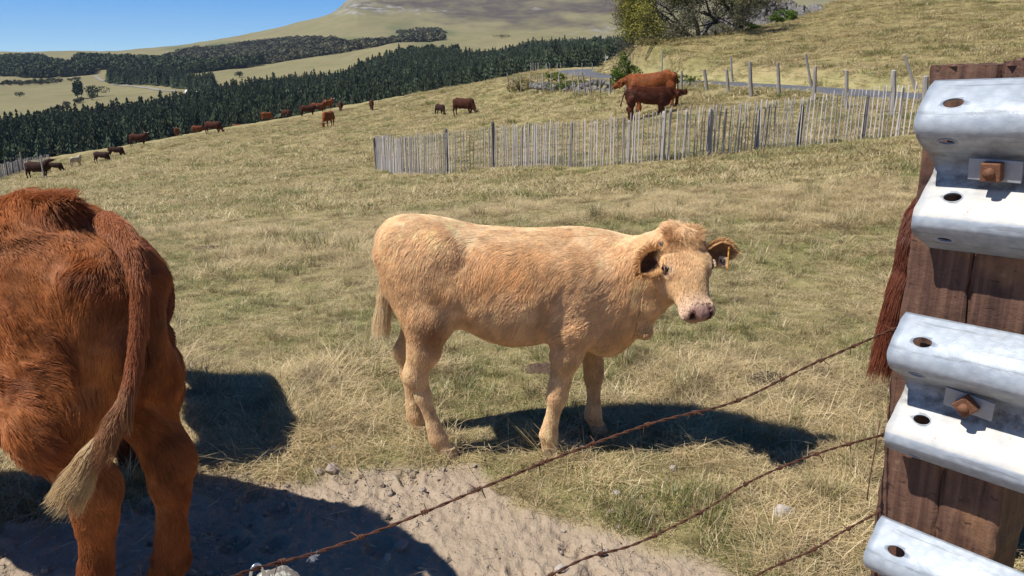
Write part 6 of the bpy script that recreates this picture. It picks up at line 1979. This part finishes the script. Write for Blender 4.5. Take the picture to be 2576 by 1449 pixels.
dst = zn.mix(zs, dst, (.30, .31, .33))
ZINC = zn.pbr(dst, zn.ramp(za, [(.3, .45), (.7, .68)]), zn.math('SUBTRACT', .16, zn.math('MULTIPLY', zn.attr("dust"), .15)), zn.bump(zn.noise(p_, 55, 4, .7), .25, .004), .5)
RUSTY = plain("rusty_bolt", (.20, .095, .055), .75, .5, .5, 90, .6, .003)
PLATE = plain("plate_zinc", (.33, .35, .38), .5, .3, .25, 50, .3, .003)
INSIDE = None
def rail_profile():
    """W section: (offset towards us, height)"""
    key = [(.014, .155), (.038, .141), (.062, .124), (.077, .108), (.084, .092), (.083, .076), (.070, .060), (.045, .040), (.020, .021), (.008, .011), (.004, 0),
           (.008, -.011), (.020, -.021), (.045, -.040), (.070, -.060), (.083, -.074), (.0855, -.086), (.083, -.098), (.066, -.120), (.042, -.138), (.016, -.155)]
    P = [Vector((a, b, 0)) for a, b in key]
    return _smooth_poly(P, 4)
PROF = rail_profile()
def guard_rail(label, zc_, left, pitch, yaw, roll=0.0, shift=0.0, L=.85, holes=(), dust_lo=0.4):
    """left end at `left` metres from the post's left edge; x axis runs along the rail"""
    X = RD.copy(); X.rotate(Quaternion((0, 0, 1), yaw)); X = (X + Vector((0, 0, pitch))).normalized()
    N = RN.copy(); N.rotate(Quaternion((0, 0, 1), yaw)); N = (N - X * N.dot(X)).normalized()
    Z = -X.cross(N) if X.cross(N).z < 0 else X.cross(N)
    if roll:
        q = Quaternion(X, roll); N.rotate(q); Z.rotate(q)
    M = Matrix((X, N, Z)).transposed().to_4x4()
    M.translation = PA + X * left + RN * (.006 + shift) + Vector((0, 0, zc_))
    e = empty("guard_rail"); e.matrix_world = M
    tag(e, label, "guard rail")
    nx = 60; V = []; Fc = []; dust = []; grime_shade = []
    for i in range(nx + 1):
        x = L * i / nx
        for k, p in enumerate(PROF):
            j = .0012 * float(noise2(x * 9, k * .2, 4))
            cut = .014 * math.sin(p.y * 20) if i == 0 else 0
            V.append((x + (.002 * float(noise2(k * .35, 3.3, 2)) if i == 0 else 0), p.x + j, p.y))
            up = sstep(.0, .9, -(-1 if False else 0) + (1 if (p.y > -.075 and p.y < -.004) else 0))
            dust.append(float(up)); grime_shade.append(float(abs(p.y) < .034) * .8 + float(-.004 > p.y > -.05) * .3 + float(.03 < p.y < .075) * .45 + float(p.y < -.098) * .35)  # dirt in the valley, plus shade painted under both bulges
    m = len(PROF)
    for i in range(nx):
        for k in range(m - 1): a = i * m + k; Fc.append((a, a + m, a + m + 1, a + 1))
    me = mesh_np("beam", np.array(V), Fc, ZINC, True)
    set_attr(me, "dust", dust); set_attr(me, "grime_shade", grime_shade)
    o = link("beam", me, e)
    sd = o.modifiers.new("thickness", 'SOLIDIFY'); sd.thickness = .0035; sd.offset = 0
    # slots punched through the sheet
    cm = MB()
    for hx, hz, sx, sz in holes:
        a = min(range(m), key=lambda k: abs(PROF[k].y - hz)); t = (PROF[min(a + 1, m - 1)] - PROF[max(a - 1, 0)]).normalized()
        nrm = Vector((0, t.y, -t.x)); tz = Vector((0, t.x, t.y)); c = Vector((hx, PROF[a].x, hz))
        ring = []; n = 18
        for s_ in (-1, 1):
            for k in range(n):
                w = 2 * math.pi * k / n
                ring.append(c + nrm * .013 * s_ + Vector((1, 0, 0)) * sx * math.cos(w) + tz * sz * math.sin(w))
        cm.add(ring, [tuple(range(n)), tuple(range(2 * n - 1, n - 1, -1))] + [(k + n, (k + 1) % n + n, (k + 1) % n, k) for k in range(n)])
    cme = cm.mesh("cutter"); bmx = bmesh.new(); bmx.from_mesh(cme); bmesh.ops.recalc_face_normals(bmx, faces=bmx.faces[:]); bmx.to_mesh(cme); bmx.free()
    co = bpy.data.objects.new("cutter", cme)
    COL.objects.link(co); co.parent = e
    bo = o.modifiers.new("slots", 'BOOLEAN'); bo.operation = 'DIFFERENCE'; bo.object = co; bo.solver = 'EXACT'
    bpy.context.view_layer.update()
    dg = bpy.context.evaluated_depsgraph_get()
    nm_ = bpy.data.meshes.new_from_object(o.evaluated_get(dg)); o.modifiers.clear(); o.data = nm_; nm_.name = "beam"
    bpy.data.objects.remove(co)
    # raised burrs round the slots
    for hx, hz, sx, sz in holes:
        a = min(range(m), key=lambda k: abs(PROF[k].y - hz)); t = (PROF[min(a + 1, m - 1)] - PROF[max(a - 1, 0)]).normalized()
        nrm = Vector((0, t.y, -t.x)); 
        if nrm.y < 0: nrm = -nrm
        tz = Vector((0, t.x, t.y)); c = Vector((hx, PROF[a].x, hz)) + nrm * .0022
        mb = MB(); n = 20
        mb.tube([c + Vector((1, 0, 0)) * sx * 1.06 * math.cos(2 * math.pi * k / n) + tz * sz * 1.06 * math.sin(2 * math.pi * k / n) for k in range(n + 1)], .0011, 5, False)
        rm_ = mb.mesh("slot_rim", ZINC, True); set_attr(rm_, "dust", [0.2] * len(rm_.vertices)); link("slot_rim", rm_, o)
    return e, M
def bolt(e, x, z, tilt, nut_rot, nl=.085):
    """washer plate across the valley with a square nut"""
    pl = MB(); R1 = Matrix.Rotation(tilt, 4, 'Y')
    pl.box(Matrix.Translation((x, .043, z)) @ R1 @ Matrix.Translation((0, 0, -.019)), nl, .005, .038)
    p_o = pl.build("washer_plate", PLATE, e)
    bv = p_o.modifiers.new("b", 'BEVEL'); bv.width = .0012; bv.segments = 2
    nb = MB(); nb.box(Matrix.Translation((x, .055, z)) @ Matrix.Rotation(nut_rot, 4, 'Y') @ Matrix.Translation((0, 0, -.016)), .032, .018, .032)
    n_o = nb.build("nut", RUSTY, p_o); bv = n_o.modifiers.new("b", 'BEVEL'); bv.width = .002; bv.segments = 2
    sb = MB(); sb.tube([(x, .03, z), (x, .074, z)], [.0095, .0085], 14); sb.build("bolt_end", RUSTY, n_o, True)
H1 = [(.055, .122, .017, .0105), (.050, .060, .014, .008), (.055, -.046, .0155, .010), (.050, -.118, .014, .008)]
H1b = [(x + .245, z, a, b) for x, z, a, b in H1]
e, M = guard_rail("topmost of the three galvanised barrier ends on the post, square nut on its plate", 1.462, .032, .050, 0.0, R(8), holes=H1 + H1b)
bolt(e, .118, .006, .03, 0.0)
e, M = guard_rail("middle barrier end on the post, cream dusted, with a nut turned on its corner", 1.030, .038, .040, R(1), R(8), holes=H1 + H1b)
bolt(e, .133, .012, .10, R(45))
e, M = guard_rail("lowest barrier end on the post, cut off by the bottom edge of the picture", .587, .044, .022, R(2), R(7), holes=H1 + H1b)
bolt(e, .115, .0, .03, R(10))

# ------------------------------------------------------------------ barbed wires from the post down to the lichen covered stake
RUSTW = NM("rusty_wire"); p_ = RUSTW.obj()
rw = RUSTW.mix(RUSTW.noise(p_, 26, 4, .7), (.055, .028, .022), (.19, .080, .042))
RUSTW = RUSTW.pbr(rw, .8, .25, RUSTW.bump(RUSTW.noise(p_, 300, 3, .7), .5, .001), .3)
def barbed(label, pts, R0=.0013, twist=.052, barb_gap=.105, seed=0, end_loop=False):
    P = _smooth_poly(pts, 14)
    seg = [0.0]
    for a, b in zip(P[:-1], P[1:]): seg.append(seg[-1] + (b - a).length)
    T = seg[-1]; n = int(T / .0035)
    e = empty("barbed_wire", tuple(P[0])); o0 = P[0].copy(); tag(e, label, "barbed wire")
    def pos(s_):
        i = min(max(np.searchsorted(seg, s_) - 1, 0), len(P) - 2); t = (s_ - seg[i]) / max(seg[i + 1] - seg[i], 1e-6)
        return P[i].lerp(P[i + 1], t), (P[i + 1] - P[i]).normalized()
    for ph in (0, math.pi):
        mb = MB(); W = []
        for k in range(n + 1):
            c, d = pos(T * k / n * .9999)
            a = d.cross(Vector((0, 0, 1))).normalized(); b = d.cross(a); w = 2 * math.pi * (T * k / n) / twist + ph
            W.append(c - o0 + (a * math.cos(w) + b * math.sin(w)) * R0 * 1.02)
        mb.tube(W, R0, 6); mb.build("strand", RUSTW, e, True)
    r_ = np.random.default_rng(seed); s_ = r_.uniform(.02, .06)
    while s_ < T - .02:
        c, d = pos(s_); a = d.cross(Vector((0, 0, 1))).normalized(); b = d.cross(a); ph = r_.uniform(0, 6.28)
        mb = MB(); W = []
        e1 = a * math.cos(ph) + b * math.sin(ph)
        W.append(c - o0 + e1 * .017 - d * .006)
        for k in range(26):
            w = ph + 2 * math.pi * k / 10
            W.append(c - o0 + (a * math.cos(w) + b * math.sin(w)) * (R0 * 2.6) + d * (-.004 + .0085 * k / 25))
        w = ph + 2 * math.pi * 26 / 10; W.append(c - o0 + (a * math.cos(w + .4) + b * math.sin(w + .4)) * .017 + d * .009)
        mb.tube(W, [R0 * .55] + [R0 * .8] * 26 + [R0 * .45], 6); mb.build("barb", RUSTW, e, True)
        s_ += barb_gap * r_.uniform(.85, 1.15)
    return e
def Yf(px, v): return float(np.interp(px, [560, 690, 1380, 1900, 2215, 2260], v))
YW = [.80, .90, 1.112, 1.33, 1.50, 1.53]
barbed("upper rusty barbed wire, from the post down to the lichened stake at the bottom left", [at(px, py, Yf(px, YW)) for px, py in ((2262, 822), (2215, 842), (2040, 918), (1850, 1010), (1650, 1062), (1440, 1136), (1250, 1212), (1060, 1292), (925, 1345), (790, 1392), (640, 1432), (540, 1470))], seed=3)
barbed("middle rusty barbed wire, leaving the picture at the bottom centre", [at(px, py, Yf(px, YW)) for px, py in ((2262, 1080), (2220, 1094), (2060, 1140), (1900, 1205), (1760, 1290), (1600, 1368), (1480, 1402), (1380, 1450), (1200, 1545), (1000, 1640))], seed=5)
barbed("lowest rusty barbed wire, leaving the picture at the bottom right", [at(px, py, Yf(px, YW)) for px, py in ((2262, 1262), (2208, 1290), (2120, 1338), (2040, 1386), (1960, 1420), (1890, 1455), (1700, 1570), (1500, 1690))], seed=7)
mb = MB(); q0 = PA - RN * .0 + RD * -.004 + RN * .004
W = [q0 + Vector((0, 0, .93)), q0 + Vector((0, 0, .86)) + RN * .004, q0 + Vector((0, 0, .79)) + RN * .001 - RD * .004, q0 + Vector((0, 0, .745)) + RN * .008]
o0 = W[0].copy(); mb.tube([w - o0 for w in W], .0012, 6); o = mb.build("tie_wire", RUSTW, None, True, tuple(o0)); tag(o, "thin tie wire hanging down the left edge of the sleeper post", "wire")
# stake with lichen and the bright staple
ln = NM("lichened_wood"); p_ = ln.obj()
lc = ln.mix(ln.noise(ln.scale(p_, (40, 40, 8)), 1.0, 5, .7), (.10, .085, .07), (.30, .26, .22))
lc = ln.mix(ln.ramp(ln.noise(p_, 70, 5, .75), [(.48, 0.0), (.56, 1.0)]), lc, (.52, .51, .44))
lc = ln.mix(ln.ramp(ln.noise(p_, 45, 4, .7), [(.62, 0.0), (.68, 1.0)]), lc, (.03, .03, .03))
LICH = ln.pbr(lc, .95, 0, ln.bump(ln.noise(p_, 90, 5, .75), .9, .006), .1)
c = at(695, 1452, .915)
st = empty("fence_stake", (c.x, c.y, gz(c.x, c.y))); tag(st, "top of a lichen covered wooden stake at the bottom edge, holding the upper wire", "stake")
V = []; Fc = []; n = 28; hz = c.z - st.location.z
rings = [(0.0, .034), (hz * .5, .033), (hz - .03, .032), (hz - .010, .031), (hz - .002, .027), (hz + .003, .018), (hz + .004, .006)]
for z, r0 in rings:
    for k in range(n):
        a = 2 * math.pi * k / n; rr_ = r0 * (1 + .14 * float(noise2(math.cos(a) * 2 + 5, math.sin(a) * 2, 3)) + .05 * float(noise2(math.cos(a) * 7, math.sin(a) * 7 + z * 20, 4)))
        V.append((rr_ * math.cos(a), rr_ * math.sin(a), z + .004 * float(noise2(math.cos(a) * 3, math.sin(a) * 3, 8)) * (z > .1)))
for j in range(len(rings) - 1):
    for k in range(n): Fc.append((j * n + k, j * n + (k + 1) % n, (j + 1) * n + (k + 1) % n, (j + 1) * n + k))
Fc.append(tuple((len(rings) - 1) * n + k for k in range(n)))
link("stake", mesh_np("stake", np.array(V), Fc, LICH, True), st)
STEEL = plain("bright_staple", (.62, .68, .74), .28, .9, .1, 60)
s0 = [at(628, 1478, .862), at(630, 1450, .862), at(634, 1430, .864), at(642, 1421, .867), at(652, 1421, .870), at(660, 1432, .872), at(664, 1455, .876), at(668, 1485, .880)]
mb = MB(); mb.tube([p - st.location for p in _smooth_poly(s0, 6)], .0019, 10); mb.build("staple", STEEL, st, True)
# a wisp of snagged hair on the wire
c = at(788, 1400, Yf(788, YW)); m = 60
rp_ = np.tile(tuple(c), (m, 1)) + rng.normal(0, .002, (m, 3))
o = strands("hair_wisp", None, rp_, rng.normal(size=(m, 3)), np.tile((-.3, 0, -1.), (m, 1)) + rng.normal(0, .6, (m, 3)), rng.uniform(.004, .011, m), .4, .00025, HAIR, np.tile((.62, .64, .68), (m, 1)), curl=.8, cfreq=90.)
tag(o, "small pale wisp of hair caught on the upper wire", "hair")
# ------------------------------------------------------------------ the thin haze that pales the mountain
hz_m = bpy.data.materials.new("haze_air"); hz_m.use_nodes = True
t_ = hz_m.node_tree; t_.nodes.clear()
ho = t_.nodes.new("ShaderNodeOutputMaterial"); hv = t_.nodes.new("ShaderNodeVolumePrincipled")
hv.inputs['Color'].default_value = (.62, .80, 1.0, 1); hv.inputs['Density'].default_value = .00006
t_.links.new(hv.outputs[0], ho.inputs['Volume'])
mb = MB(); mb.box(Matrix.Translation((0, 1500, -60)), 13000, 16000, 520)
tag(mb.build("haze", hz_m, None), "thin bluish haze over the whole valley", kind='stuff')
